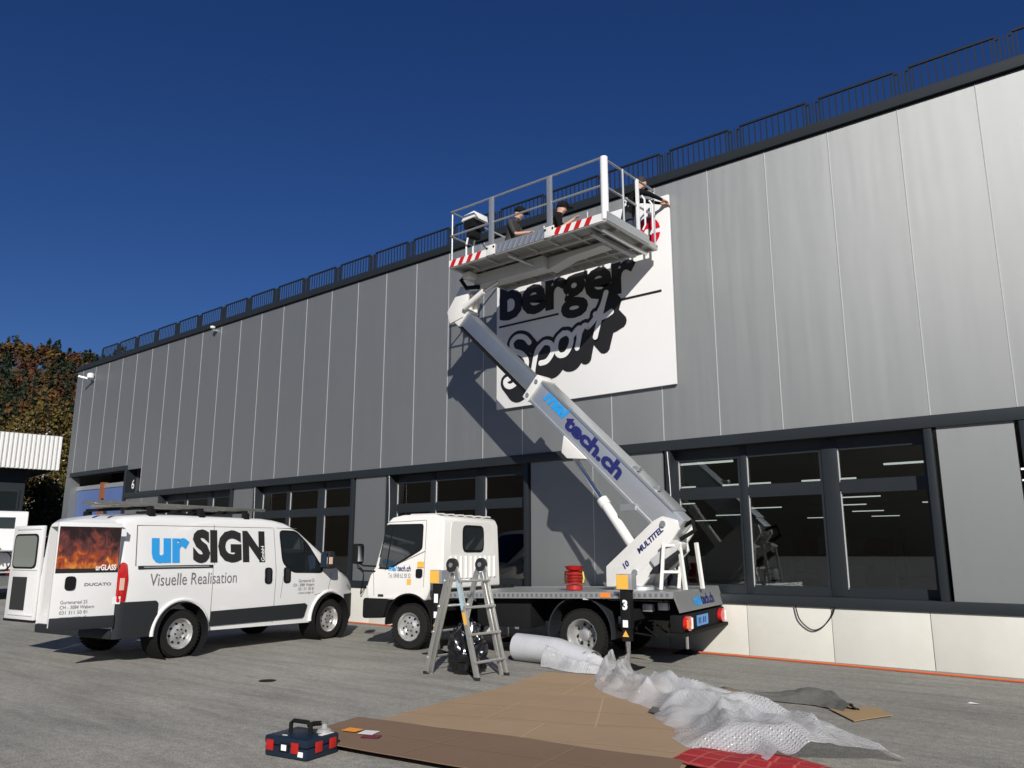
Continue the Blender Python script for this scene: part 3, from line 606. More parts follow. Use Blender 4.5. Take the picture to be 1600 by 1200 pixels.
MB().b2((.30, inn, .64), (.72, inn + .01, 1.12)).build('inner_panel', M('black_carpet', (.018, .018, .018), .95, bump=(80, .4)), ld); MB().b2((.06, inn, .58), (.28, inn + .004, 1.14)).build('white_plate', white, ld)
MB().b2((0, -.035, .47), (.87, .035, .505)).build('rubber_edge', blackm, ld)
for zz in (.56, 1.22, 1.82): MB().b2((.03, inn, zz), (.76, inn + .012, zz + .03)).build('pressed_rib', wpaint, ld, bevel=.006)
# roof rack and ladder
rk = MB()
for u in (-.5, .35, 1.2):
    b = MB().b2((u - .025, -.82, 2.10), (u + .025, .82, 2.14)).build('roof_bar', blackm, van)
    for y in (-.8, .8): MB().b2((u - .05, y - .04, 1.98), (u + .05, y + .04, 2.105)).build('bar_foot', blackm, b, bevel=.01)
rl = thing('roof_ladder', 'grey aluminium ladder lying flat on the van roof bars', 'ladder', (-12.31, 6.085, 2.145), R(97.68))
for y in (-.72, -.36): 
    MB().b2((-1.25, y - .03, 0), (1.65, y + .03, .045)).build('stile', M('weathered_aluminium', (.22, .22, .2), .5, .6, noise=(9, .3)), rl, bevel=.006)
for k in range(11): MB().tube([(-1.1 + k * .26, -.72, .022), (-1.1 + k * .26, -.36, .022)], .014, 8).build('rung', alu, rl)
bm_ = thing('roof_beam', 'dull grey flat board lying on the far side of the van roof bars', 'board', (-12.31, 6.085, 2.145), R(97.68))
MB().b2((-.7, -.1, 0), (1.2, .4, .05)).build('board', M('grey_board', (.16, .155, .14), .8, noise=(6, .2)), bm_, bevel=.004); MB().b2((-.7, .15, .051), (1.2, .21, .09)).build('batten', M('grey_board', (.1, .1, .1)), bm_)

# ---------------------------------------------------------------- lift truck (local x rearwards, y towards the hall, near side y=0)
lt = thing('lift_truck', 'white flatbed lift truck with raised telescopic boom and work basket', 'truck', (-9.446, 8.953, 0), R(10))
TW = 1.78
cabp = [(-.84, .74), (-.86, .95), (-.80, 1.12), (-.70, 1.26), (-.53, 1.95), (-.42, 2.04), (-.2, 2.075), (.42, 2.075), (.56, 2.03), (.60, 1.93), (.62, .92), (.38, .90), (.30, .74)]
cabm = MB().prism(cabp, lambda a, b, d: (a, d, b), .0, TW)
cabm.v = [(x, (y + (.07 * (z - 1.2) if z > 1.2 else 0) * (1 if y < 1 else -1)), z) for x, y, z in cabm.v]
cabo = cabm.build('cab', tpaint, lt, bevel=.045, seg=3)
cc = [MB().lathe([(.44, -.4), (.44, .4)], (0, y, .40), 'Y', 40).build('c', black, lt) for y in (.1, TW - .1)]
bpy.context.view_layer.update(); boolean(cabo, cc)
def cy(z): return .07 * max(0, z - 1.2)
def cpatch(poly, name, mat, off, parent=lt, th=.01):
    n = len(poly); return MB().add([(u, cy(z) - off, z) for u, z in poly] + [(u, cy(z) + th, z) for u, z in poly], [tuple(range(n)), tuple(range(n, 2 * n))[::-1]] + [(i, n + i, n + (i + 1) % n, (i + 1) % n) for i in range(n)]).build(name, mat, parent)
w1 = cpatch(rounded([(-.63, 1.25), (-.50, 1.90), (.19, 1.90), (.19, 1.55), (-.40, 1.24)], .05), 'side_window', vglass, .006)
cpatch(rounded([(-.66, 1.22), (-.52, 1.93), (.215, 1.93), (.215, 1.53), (-.40, 1.21)], .05), 'window_seal', blackm, .003, w1)
cpatch([(-.47, 1.25), (-.45, 1.25), (-.38, 1.89), (-.40, 1.89)], 'window_divider', blackm, .009, w1)
for P in ([(.27, 1.98), (.27, .95)], [(-.5, 1.96), (.27, 1.985)], [(-.70, .8), (-.73, 1.2)], [(-.5, 1.2), (.27, 1.5)]):
    (a, b), (c, d) = P; n = Vector((-(d - b), c - a)).normalized() * .0035; cpatch([(a + n.x, b + n.y), (c + n.x, d + n.y), (c - n.x, d - n.y), (a - n.x, b - n.y)], 'panel_gap', gap, .002)
hd = cpatch(rounded([(.12, 1.09), (.12, 1.23), (.24, 1.23), (.24, 1.09)], .04), 'door_handle', blackm, .01)
text('mal', blue, 'lettering', lt, (-.42, -.002, 1.19), (1, 0, 0), (0, 0, 1), .17, .085, bold=.03, shear=.25); text('tech.ch', navy, 'lettering', lt, (-.24, -.002, 1.19), (1, 0, 0), (0, 0, 1), .26, .09, bold=.02, shear=.2)
text('Tel. 0848 62 58 32', inkg, 'lettering', lt, (-.42, -.002, 1.085), (1, 0, 0), (0, 0, 1), .44, .07)
for a, b, c, d in ((.14, 1.25, .26, 1.34), (-.05, .98, .03, 1.07)): cpatch([(a, b), (a, d), (c, d), (c, b)], 'sticker', amber, .003)
cpatch([(-.62, .785), (-.62, .825), (-.51, .825), (-.51, .785)], 'model_badge', inkb, .003)
# front end
MB().prism(rounded([(-.92, .44), (-.92, .76), (-.40, .76), (-.45, .60), (-.50, .46)], .05), lambda a, b, d: (a, d, b), -.015, TW + .015).build('front_bumper', blackm, lt, bevel=.03)
MB().add([(-.715, .06, 1.27), (-.715, TW - .06, 1.27), (-.545, TW - .11, 1.93), (-.545, .11, 1.93)], [(0, 1, 2, 3)]).build('windscreen', vglass, lt)
MB().b2((-.9, .05, .8), (-.86, .3, .95)).build('headlight', M('headlight_glass', (.5, .5, .5)), lt)
mr = MB().b2((-.98, -.26, 1.30), (-.86, -.08, 1.62)).build('wing_mirror', blackm, lt, bevel=.04, seg=3)
MB().b2((-.985, -.2, 1.33), (-.975, -.14, 1.42)).build('indicator', M('clear_lens', (.7, .5, .4)), mr); MB().b2((-.861, -.24, 1.34), (-.855, -.10, 1.58)).build('mirror_glass', chrome, mr)
for z in (1.22, 1.3): MB().tube([(-.92, -.17, z + .02), (-.85, -.1, z - .03), (-.66, .03, z - .04)], .014, 7).build('mirror_arm', blackm, mr, smooth=True)
# cab rear wall: pressed ribs and window
for k in range(10):
    y = .2 + k * .148; MB().prism([(y, 0), (y + .02, .022), (y + .06, .022), (y + .08, 0)], lambda a, b, d: (.618 + b, a, d), 1.08, 1.42).build('pressed_rib', tpaint, lt)
rw = MB().prism(rounded([(.62, 1.52), (.62, 1.88), (1.20, 1.88), (1.20, 1.52)], .1), lambda a, b, d: (.60 + d - (b - 1.2) * .008, a, b), 0, .022).build('rear_window', vglass, lt)
MB().prism(rounded([(.58, 1.48), (.58, 1.92), (1.24, 1.92), (1.24, 1.48)], .12), lambda a, b, d: (.60 + d - (b - 1.2) * .008, a, b), 0, .018).build('window_seal', blackm, rw)
MB().prism(rounded([(.22, 1.45), (.26, 1.97), (1.5, 1.97), (1.54, 1.45)], .1), lambda a, b, d: (.603 + d - (b - 1.2) * .008, a, b), 0, .009).build('pressed_panel', tpaint, lt)
for k in range(6): MB().prism([(.1 + k * .28, 0), (.14 + k * .28, .02), (.22 + k * .28, .02), (.26 + k * .28, 0)], lambda a, b, d: (d, a, 2.072 + b), -.1, .5).build('roof_rib', tpaint, lt)
# wheels and mudguards
for y, s in ((.11, -1), (TW - .11, 1)): wheel(lt, (0, y, .345), .345, .215, .2, s, steelrim)
for y, s in ((.15, -1), (TW + .05, 1)): wheel(lt, (2.95, y, .355), .355, .225, .26, s, steelrim, dual=True)
for y in (.12,):
    P = [(.47 * math.cos(a), .47 * math.sin(a)) for a in np.linspace(R(-8), R(188), 24)]; Q = [(p * 1.04, q * 1.04) for p, q in P]
    MB().prism(P + Q[::-1], lambda a, b, d: (2.95 + a, d, .40 + b), -.05, .30).build('mudguard', plast, lt)
P = [(.455 * math.cos(a), .455 * math.sin(a)) for a in np.linspace(R(-15), R(185), 24)]; Q = [(p * .95, q * .95) for p, q in P]
MB().prism(P + Q[::-1], lambda a, b, d: (a, d, .40 + b), -.012, .3).build('arch_liner', blackm, lt)
MB().b2((-.35, .3, .3), (.5, TW - .3, .8)).build('engine_block', blackm, lt)
# chassis
for y in (.55, 1.2): MB().b2((.0, y, .56), (4.2, y + .08, .76)).build('chassis_rail', blackm, lt)
MB().b2((1.25, .02, .42), (2.15, .5, .82)).build('tool_locker', blackm, lt, bevel=.015)
for u in (1.55, 1.9): MB().b2((u, .005, .40), (u + .07, .03, .43)).build('locker_latch', chrome, lt)
MB().b2((1.0, 1.2, .42), (2.2, 1.75, .82)).build('fuel_tank', blackm, lt, bevel=.03)
MB().b2((2.6, .6, .25), (3.3, 1.2, .5)).build('axle', blackm, lt, bevel=.05); MB().tube([(2.95, .3, .36), (2.95, 1.6, .36)], .06, 10).build('axle_tube', blackm, lt)
for u in (1.05, 1.3, 1.5): MB().prism([(u, .84), (u + .16, .84), (u + .16, .76)], lambda a, b, d: (a, d, b), .04, .06).build('gusset', galv, lt)
hy = MB(); r_ = random.Random(5)
for i in range(16):
    u = r_.uniform(3.3, 4.15); y = r_.uniform(.1, .5); z = r_.uniform(.5, .8); hy.tube([(u, y, z), (u + r_.uniform(-.2, .2), y + .05, z - .12), (u + r_.uniform(-.3, .3), y + .1, z + r_.uniform(-.15, .1))], .014, 6)
hy.build('hydraulic_hoses', blackm, lt, smooth=True)
for u, y, z in ((3.42, .2, .52), (3.8, .15, .7), (4.0, .2, .72)): MB().b2((u, y, z), (u + .14, y + .1, z + .1)).build('valve_block', galv, lt, bevel=.01)
# deck: tread plate with rising slope to the rear
tread = M('tread_plate', (.40, .41, .41), .45, .7, noise=(40, .25), bump=(55, .6))
def dz(u): return .025 * (u - 2.3)
def deckbox(u0, u1, y0, y1, z0, z1, name, mat, parent=lt, **k):
    m = MB().b2((u0, y0, z0), (u1, y1, z1)); m.v = [(x, y, z + dz(x)) for x, y, z in m.v]; return m.build(name, mat, parent, **k)
dk = deckbox(.72, 4.32, -.10, 2.08, .86, .925, 'deck', tread)
deckbox(.72, 4.32, -.108, -.1, .845, .93, 'deck_edge', galv); deckbox(.72, 4.32, 2.08, 2.088, .845, .93, 'deck_edge', galv)
for k in range(46): deckbox(.76 + k * .077, .80 + k * .077, -.113, -.108, .865, .91, 'notch_shade', M('tread_shadow', (.2, .2, .2), .6, .5), dk)  # raised blocks in a darker plate tone: notch shade put into the colour
tp = MB().add([(4.325, -.1, .925 + dz(4.3)), (4.325, 2.08, .925 + dz(4.3)), (4.40, 2.08, .715), (4.40, -.02, .715), (4.30, -.1, .92 + dz(4.3)), (4.30, 2.08, .92 + dz(4.3)), (4.37, 2.08, .71), (4.37, -.02, .71)], [(0, 1, 2, 3), (7, 6, 5, 4), (0, 3, 7, 4), (1, 5, 6, 2), (0, 4, 5, 1), (3, 2, 6, 7)]).build('tail_apron', tread, lt)
xa = Vector((0, 1, 0)); ya = Vector((-.075, 0, .255)).normalized()
text('mal', blue, 'lettering', tp, (4.385, .62, .765), xa, ya, .34, .15, bold=.04, lift=.006); text('tech.ch', navy, 'lettering', tp, (4.385, .98, .765), xa, ya, .62, .155, bold=.03, lift=.006)
MB().b2((4.24, -.04, .46), (4.40, 2.06, .68)).build('tail_light_bar', blackm, lt, bevel=.02); MB().b2((4.2, -.06, .42), (4.46, 2.1, .46)).build('rear_step', blackm, lt)
for y in (.06, 1.72):
    l = MB().lathe([(.001, 0), (.1, 0), (.095, .05), (.001, .06)], (4.40, y + .1, .57), 'X', 20); l.v = [(x, lerp(y + .1, yy, 1.5), z) for x, yy, z in l.v]; o = l.build('tail_lamp', redl, lt, smooth=True)
    MB().b2((4.452, y + .15, .50), (4.466, y + .19, .64)).build('lamp_stripe', wprint, o); 
    if y < 1: MB().b2((4.44, y - .03, .52), (4.462, y + .04, .62)).build('indicator', orange, o)
pl = MB().b2((4.402, .62, .50), (4.412, 1.14, .64)).build('number_plate', M('blue_plate', (.05, .25, .6), .4), lt)
for y_, w_ in ((.68, .05), (.76, .03), (.88, .06), (.98, .04)): MB().b2((4.4115, y_, .53), (4.414, y_ + w_, .61)).build('plate_mark', navy, pl)
cpo = MB().b2((3.30, -.118, .885), (3.44, -.109, .945)).build('side_reflector', orange, lt)
# outriggers
def outrigger(u, y, top, foot, num, lb):
    o = MB().b2((u - .07, y - .07, .5), (u + .07, y + .07, top)).build('outrigger', blackm, lt, bevel=.012)
    MB().b2((u - .055, y - .055, .34), (u + .055, y + .055, .5)).build('outrigger_sleeve', blackm, o)
    MB().tube([(u, y, .05), (u, y, .36)], .032, 14).build('piston', chrome, o, smooth=True)
    MB().lathe([(.001, .0), (.13, .0), (.13, .02), (.05, .05), (.001, .06)], (u, y, .012), 'Z', 18).build('foot_plate', blackm, o); MB().b2((u - .17, y - .17, .001), (u + .17, y + .17, .015)).build('ground_pad', blackm, o)
    if num:
        b = MB().b2((u - .11, y - .09, top), (u + .11, y + .09, top + .2)).build('warning_lamp_box', galv, o, bevel=.006); MB().b2((u - .105, y - .094, top + .008), (u + .06, y - .0905, top + .192)).build('yellow_label', amber, o)
        text(num, wprint, 'lettering', o, (u - .035, y - .0705, .74), (1, 0, 0), (0, 0, 1), .07, .13, bold=.05)
        MB().b2((u - .035, y - .0735, .52), (u + .035, y - .0705, .61)).build('white_label', wprint, o); MB().prism([(u - .045, .40), (u + .045, .40), (u, .48)], lambda a, b, d: (a, d, b), y - .074, y - .0705).build('hazard_label', amber, o)
outrigger(3.70, -.16, 1.0, 0, '3', ''); outrigger(.66, -.14, 1.02, 0, '1', ''); outrigger(3.9, 1.72, .85, 0, None, ''); outrigger(.72, 1.9, .95, 0, None, '')
MB().b2((3.62, -.1, .60), (3.78, 1.9, .74)).build('outrigger_beam', blackm, lt); MB().b2((.64, -.1, .62), (.78, 1.9, .76)).build('outrigger_beam', blackm, lt)
# turret, boom: plane parallel to the hall => convert from world to truck local
Ti = (Matrix.Translation((-9.446, 8.953, 0)) @ Matrix.Rotation(R(10), 4, 'Z')).inverted()
def tl_(x, y, z): return tuple(Ti @ Vector((x, y, z)))
class TB(MB):
    def build(s, *a, **k): s.v = [tl_(*p) for p in s.v]; return MB.build(s, *a, **k)
BY = 10.5
def xz(y0, y1): return lambda a, b, d: (a, d, b)
TB().lathe([(.38, .9), (.38, 1.0), (.30, 1.02)], (-6.2, BY, .0), 'Z', 28).build('slewing_ring', galv, lt, smooth=True)
tur = [(-6.60, .99), (-6.60, 1.28), (-5.78, 1.93), (-5.64, 1.99), (-5.42, 1.93), (-5.38, 1.80), (-5.52, 1.62), (-5.50, 1.50), (-6.02, .99)]
for y0 in (BY - .27, BY + .21): to = TB().prism(tur, xz(0, 0), y0, y0 + .06).build('turret_plate', tpaint, lt, bevel=.01)
TB().prism([(-6.58, 1.0), (-6.58, 1.26), (-6.2, 1.5), (-6.0, 1.3), (-6.1, 1.0)], xz(0, 0), BY - .2, BY + .2).build('turret_core', tpaint, lt)
yl = BY - .272
def ttext(s, mat, x, z, ang, w, h, **k): return text(s, mat, 'lettering', lt, tl_(x, yl, z), Ti.to_3x3() @ Vector((math.cos(ang), 0, math.sin(ang))), Ti.to_3x3() @ Vector((-math.sin(ang), 0, math.cos(ang))), w, h, **k)
ta = math.atan2(.62, .78)
ttext('MULTITEL', navy, -6.02, 1.46, ta, .52, .085, bold=.04, shear=.15); ttext('10', navy, -6.27, 1.24, ta, .11, .09, bold=.04, shear=.15)
TB().bar((-6.45, BY - .275, 1.26), (-5.7, BY - .275, 1.86), .012, .01).build('turret_rib', tpaint, lt); TB().bar((-6.2, BY - .275, 1.08), (-5.6, BY - .275, 1.56), .012, .02).build('turret_rib', tpaint, lt)
for x, z, r in ((-5.62, 1.88, .045), (-6.1, 1.2, .045)): TB().lathe([(.001, -.03), (r, -.03), (r, 0), (.001, 0)], (x, BY - .27, z), 'Y', 16).build('pivot_pin', galv, lt)
TB().prism([(-5.83, 1.38), (-5.45, 1.66), (-5.34, 1.6), (-5.40, 1.5), (-5.75, 1.28)], xz(0, 0), BY - .33, BY - .1).build('control_cover', M('light_grey_cover', (.55, .55, .54), .5), lt, bevel=.015)
TB().prism([(-5.78, 1.27), (-5.38, 1.52), (-5.35, 1.48), (-5.7, 1.2), (-5.85, 1.18)], xz(0, 0), BY - .335, BY - .1).build('cover_base', plast, lt, bevel=.015)
TB().tube([(-5.42, BY, 1.86), (-5.25, BY - .1, 1.92), (-5.2, BY - .15, 1.78), (-5.4, BY - .2, 1.66)], .03, 8).build('cable_guide', blackm, lt, smooth=True)
for xx, yy in ((-5.62, 10.1), (-5.3, 10.2), (-5.62, 10.62), (-5.3, 10.72)): TB().bar((xx, yy, .98), (xx + (.06 if xx < -5.5 else -.08), yy + .02, 1.62), .045, .045).build('boom_rest_post', tpaint, lt)
for zz in (1.22, 1.58): TB().bar((-5.6, 10.12, zz), (-5.34, 10.22, zz), .035, .035).build('boom_rest_bar', tpaint, lt); TB().bar((-5.6, 10.12, zz), (-5.6, 10.62, zz), .035, .035).build('boom_rest_bar', tpaint, lt)
ba = Vector((-4.29, 0, 4.02)).normalized(); bn = Vector((ba.z, 0, -ba.x)) * 1 # along, upper normal
if bn.z < 0: bn = -bn
H0 = Vector((-5.55, BY, 1.85))
def bp(s, n, y): p = H0 + ba * s + bn * n; return (p.x, BY + y, p.z)
def bbox(s0, s1, n0, n1, y0, y1, name, mat, **k): return TB().add([bp(s, n, y) for s in (s0, s1) for y in (y0, y1) for n in (n0, n1)], [(0, 1, 3, 2), (4, 6, 7, 5), (0, 4, 5, 1), (2, 3, 7, 6), (0, 2, 6, 4), (1, 5, 7, 3)]).build(name, mat, lt, **k)
L1, L2 = 3.42, 5.75
bbox(-.1, L1, -.19, .19, -.16, .16, 'boom_outer', alub, bevel=.03)
for n0, n1 in ((.165, .215), (-.215, -.165)): bbox(.1, L1, n0, n1, -.175, .175, 'boom_edge', galv, bevel=.012)
bbox(L1 - .1, L1 + .06, -.235, .235, -.19, .19, 'boom_collar', tpaint, bevel=.02); bbox(L1 + .05, L2 - .05, -.14, .14, -.12, .12, 'boom_inner', M('grey_blue_aluminium', (.34, .38, .42), .35, .75, noise=(5, .12)), bevel=.03)
bbox(L1 + .05, L2, -.20, -.155, -.10, -.02, 'hose_carrier', blackm); bbox(L1 + .05, L2, -.17, -.14, .02, .08, 'guide_rail', galv); bbox(.3, L1, -.25, -.22, -.05, .05, 'hose_carrier', blackm)
bbox(L2 - .12, L2 + .12, -.18, .18, -.15, .15, 'boom_head', tpaint, bevel=.02)
for n in (-.1, .1): TB().lathe([(.001, -.02), (.035, -.02), (.035, 0), (.001, 0)], bp(L1 - .02, n * 1.4, -.19), 'Y', 12).build('bolt', galv, lt)
bxa = Ti.to_3x3() @ (-ba); bya = Ti.to_3x3() @ bn
text('mal', blue, 'lettering', lt, tl_(*bp(3.12, -.02, -.163)), bxa, bya, .62, .24, bold=.045, shear=.25); text('tech.ch', navy, 'lettering', lt, tl_(*bp(2.5, -.10, -.163)), bxa, bya, 1.38, .25, bold=.05)
TB().add([bp(*p) for p in ((2.35, -.19, -.2), (1.75, -.19, -.2), (2.2, -.42, -.2), (2.05, -.42, -.2), (2.35, -.19, .2), (1.75, -.19, .2), (2.2, -.42, .2), (2.05, -.42, .2))], [(0, 2, 3, 1), (4, 5, 7, 6), (0, 1, 5, 4), (2, 6, 7, 3), (0, 4, 6, 2), (1, 3, 7, 5)]).build('cylinder_bracket', tpaint, lt, bevel=.012)
c0 = Vector((-6.1, BY - .05, 1.35)); c1 = Vector(bp(2.1, -.36, -.05)); cm = lerp(c0, c1, .55)
TB().tube([c0, cm], .075, 18).build('lift_cylinder', tpaint, lt, smooth=True); TB().tube([cm, c1], .04, 14).build('cylinder_rod', chrome, lt, smooth=True); TB().tube([lerp(c0, c1, .5), cm + (c1 - c0) * .01], .088, 18).build('cylinder_gland', tpaint, lt, smooth=True)
for s, n in ((1.0, .24), (.55, .23)): TB().box(bp(s, n, -.1), (.12, .1, .08)).build('hose_clamp', galv, lt, bevel=.02)
TB().box(bp(.7, -.26, -.18), (.25, .06, .1)).build('limit_switch', galv, lt)
# jib / knuckle to basket
tip = Vector(bp(L2, 0, 0))
TB().prism([(tip.x - .25, tip.z - .12), (tip.x - .32, tip.z + .12), (tip.x + .02, tip.z + .55), (tip.x + .22, tip.z + .5), (tip.x + .2, tip.z + .2), (tip.x + .08, tip.z - .05)], xz(0, 0), BY - .17, BY - .12).build('knuckle_plate', tpaint, lt, bevel=.01)
TB().prism([(tip.x - .25, tip.z - .12), (tip.x - .32, tip.z + .12), (tip.x + .02, tip.z + .55), (tip.x + .22, tip.z + .5), (tip.x + .2, tip.z + .2), (tip.x + .08, tip.z - .05)], xz(0, 0), BY + .12, BY + .17).build('knuckle_plate', tpaint, lt, bevel=.01)
TB().prism([(tip.x + .05, tip.z + .1), (tip.x - .2, tip.z + .1), (tip.x + .05, tip.z + .48), (tip.x + .18, tip.z + .4)], xz(0, 0), BY - .11, BY + .11).build('knuckle_core', tpaint, lt)
TB().tube([(tip.x + .15, BY - .2, tip.z + .1), (tip.x + .62, BY - .2, tip.z + .32)], .055, 14).build('levelling_cylinder', tpaint, lt, smooth=True)
TB().tube([(tip.x + .62, BY - .2, tip.z + .32), (tip.x + .9, BY - .12, tip.z + .45)], .03, 10).build('levelling_rod', chrome, lt, smooth=True)
# basket (part) with sub-parts
BX0, BX1, BY0, BY1, BZ = -9.57, -6.20, 9.86, 11.46, 6.51
deckm = M('basket_floor_aluminium', (.34, .34, .32), .55, .6, noise=(8, .2))
bk = TB().b2((BX0, BY0, BZ + .05), (BX1, BY1, BZ + .085)).build('basket', deckm, lt)
for (a, b) in (((BX0, BY0, BZ), (BX1, BY0 + .05, BZ + .1)), ((BX0, BY1 - .05, BZ), (BX1, BY1, BZ + .1)), ((BX0, BY0 + .052, BZ), (BX0 + .05, BY1 - .052, BZ + .1)), ((BX1 - .05, BY0 + .052, BZ), (BX1, BY1 - .052, BZ + .1))):
    TB().b2(a, b).build('floor_frame', M('grey_frame', (.42, .42, .40), .5, .3, noise=(10, .15)), bk, bevel=.008)
for k in range(7): x = BX0 + .35 + k * .45; TB().b2((x, BY0 + .055, BZ + .012), (x + .04, BY1 - .055, BZ + .047)).build('floor_rib', M('grey_frame', (.4, .4, .4)), bk)
for y in (BY0 + .4, BY1 - .35): TB().b2((BX0 + .052, y, BZ + .002), (BX1 - .052, y + .06, BZ + .049)).build('floor_rail', M('grey_frame', (.4, .4, .4)), bk)
beamm = M('underside_beam_paint', (.50, .50, .48), .45, noise=(5, .08))
TB().b2((BX0 + .15, BY - .14, BZ - .24), (BX0 + 1.75, BY + .14, BZ - .012)).build('support_beam', beamm, bk, bevel=.02)
TB().prism([(BX0 + 1.75, BZ - .24), (BX0 + 1.75, BZ - .012), (BX0 + 2.9, BZ - .012), (BX0 + 2.9, BZ - .08), (BX0 + 2.2, BZ - .12)], xz(0, 0), BY + .0, BY + .26).build('support_arm', beamm, bk, bevel=.01)
TB().b2((BX0 + .05, BY - .34, BZ - .12), (BX0 + .22, BY + .3, BZ - .005)).build('end_bracket', tpaint, bk, bevel=.01); TB().b2((BX1 - .45, BY0 + .2, BZ - .06), (BX1 - .36, BY1 - .1, BZ - .004)).build('slide_bracket', galv, bk); TB().tube([(BX1 - .16, BY0 + .1, BZ - .05), (BX1 - .16, BY1 - .12, BZ - .05)], .035, 12).build('slide_tube', alu, bk, smooth=True)
TB().tube([(BX0 + 1.3, BY0 + .1, BZ - .03), (BX0 + 1.55, BY - .1, BZ - .16)], .025, 8).build('stay_rod', galv, bk, smooth=True); TB().tube([(BX0 + .12, BY - .3, BZ - .05), (BX0 - .02, BY - .3, BZ - .12), (BX0 + .02, BY - .2, BZ - .25), (BX0 + .3, BY - .16, BZ - .28)], .04, 10).build('hose_loop', blackm, bk, smooth=True)
# toe boards with red and white stripes
def stripes(x0, x1):
    tb = TB().b2((x0, BY0 - .012, BZ + .02), (x1, BY0 - .002, BZ + .15)).build('toe_board', white, bk); n = int((x1 - x0) / .2)
    for k in range(n):
        a = x0 + .02 + k * .2
        if a + .17 < x1: TB().prism([(a, BZ + .022), (a + .1, BZ + .022), (a + .17, BZ + .148), (a + .07, BZ + .148)], lambda p, q, d: (p, d, q), BY0 - .0155, BY0 - .0125).build('red_stripe', M('stripe_red', (.5, .012, .012), .45), tb)
stripes(BX0, -8.62); stripes(-7.24, BX1 - .06)
TB().b2((-8.50, BY0 - .01, BZ + .02), (-7.34, BY0 - .002, BZ + .20)).build('toe_board', galv, bk)
for k in range(9): TB().bar((-8.44 + k * .12, BY0 - .014, BZ + .04), (-8.36 + k * .12, BY0 - .014, BZ + .17), .008, .035).build('tread_bar', alu, bk)
TB().b2((BX1 + .002, BY0, BZ + .02), (BX1 + .012, BY1 - .3, BZ + .17)).build('toe_board', galv, bk); TB().b2((BX0 + .05, BY1 + .002, BZ + .02), (BX1 - .05, BY1 + .01, BZ + .15)).build('toe_board', galv, bk)
ZR = 7.6
def post(x, y, r=.018, z1=ZR, mat=galv): return TB().tube([(x, y, BZ + .05), (x, y, z1)], r, 10).build('rail_post', mat, bk, smooth=True)
for x in (-8.56, -7.29):
    TB().b2((x - .05, BY0 - .025, BZ + .0), (x + .05, BY0 + .015, ZR)).build('rail_post', galv, bk, bevel=.008)
    TB().b2((x - .10, BY0 - .03, BZ + .02), (x + .10, BY0 - .018, BZ + .2)).build('post_clamp', tpaint, bk, bevel=.01)
    for dx in (-.075, .075): TB().lathe([(.001, -.012), (.018, -.012), (.018, 0), (.001, 0)], (x + dx, BY0 - .03, BZ + .15), 'Y', 10).build('bolt', black, bk)
TB().tube([(BX1 - .05, BY0 + .04, BZ + .05), (BX1 - .05, BY0 + .04, ZR + .02)], .062, 20).build('corner_post', white, bk, smooth=True); post(BX0 + .03, BY0 + .03); post(BX0 + .03, BY1 - .03); post(BX1 - .03, BY1 - .03); post(-7.6, BY1 - .03); post(-8.6, BY1 - .03); post(BX1 - .02, BY0 + .55, .02); 
TB().b2((BX1 - .045, BY0 + .98, BZ + .05), (BX1 - .0, BY0 + 1.04, ZR)).build('rail_post', white, bk, bevel=.008)
rp = {'z': (ZR, 7.13)}
for z in (ZR, 7.13):
    TB().tube([(BX0 + .03, BY0, z), (BX1 - .05, BY0, z)], .019, 10).build('guard_rail', galv, bk, smooth=True)
    TB().tube([(BX0 + .03, BY0, z), (BX0 + .03, BY1 - .03, z)], .017, 8).build('guard_rail', galv, bk, smooth=True)
    TB().tube([(BX1 - .05, BY0 + .04, z), (BX1 - .02, BY1 - .03, z)], .019, 10).build('guard_rail', galv, bk, smooth=True)
TB().tube([(BX0 + .03, BY1 - .03, 6.95), (-7.2, BY1 - .03, 6.95)], .016, 8).build('guard_rail', galv, bk, smooth=True)
for yy in (BY0 + 1.1, BY0 + 1.35): TB().tube([(BX1 + .01, yy, 6.72), (BX1 + .06, yy, 6.8), (BX1 + .06, yy, 7.25), (BX1 + .01, yy, 7.33)], .016, 8).build('gate_handle', white, bk, smooth=True)
# control console in the basket
con = TB().b2((-9.38, 10.02, 7.28), (-9.14, 10.34, 7.47)).build('control_console', black, bk, bevel=.02)
TB().prism([(-9.42, 7.42), (-9.36, 7.53), (-9.1, 7.56), (-9.08, 7.44)], xz(0, 0), 9.99, 10.36).build('console_hood', white, bk, bevel=.015)
TB().b2((-9.34, 10.05, 7.12), (-9.2, 10.3, 7.28)).build('console_box', blackm, bk, bevel=.015)
for y in (10.08, 10.26): TB().tube([(-9.36, y, BZ + .09), (-9.36, y, 7.0), (-9.3, y, 7.2)], .018, 8).build('console_leg', white, bk, smooth=True)
TB().b2((-9.2, 10.1, BZ + .09), (-9.0, 10.3, 6.95)).build('console_cabinet', galv, bk, bevel=.02)
# hose reel on deck
hr = thing('hose_reel', 'red cable reel standing upright on the truck deck', 'reel', (-7.03, 10.02, .925 + .012)); hr.scale = (.92, .92, .78)
prof = [(.05, 0), (.13, .01), (.13, .09), (.06, .10)]; MB().lathe(prof, (0, 0, 0), 'Z', 22).build('reel_foot', red, hr, smooth=True)
for k in range(5): MB().lathe([(.05, 0), (.165 - .01 * (k == 4), .0), (.17, .012), (.05, .016)], (0, 0, .12 + k * .055), 'Z', 26).build('reel_disc', red, hr, smooth=True)
for k in range(4): MB().lathe([(.06, 0), (.13, .006), (.13, .034), (.06, .04)], (0, 0, .137 + k * .055), 'Z', 22).build('cable_coil', M('red_cable', (.55, .03, .015), .5), hr, smooth=True)
MB().lathe([(.04, 0), (.12, .03), (.14, .07), (.16, .10), (.05, .11)], (0, 0, .345), 'Z', 24).build('reel_top', red, hr, smooth=True)
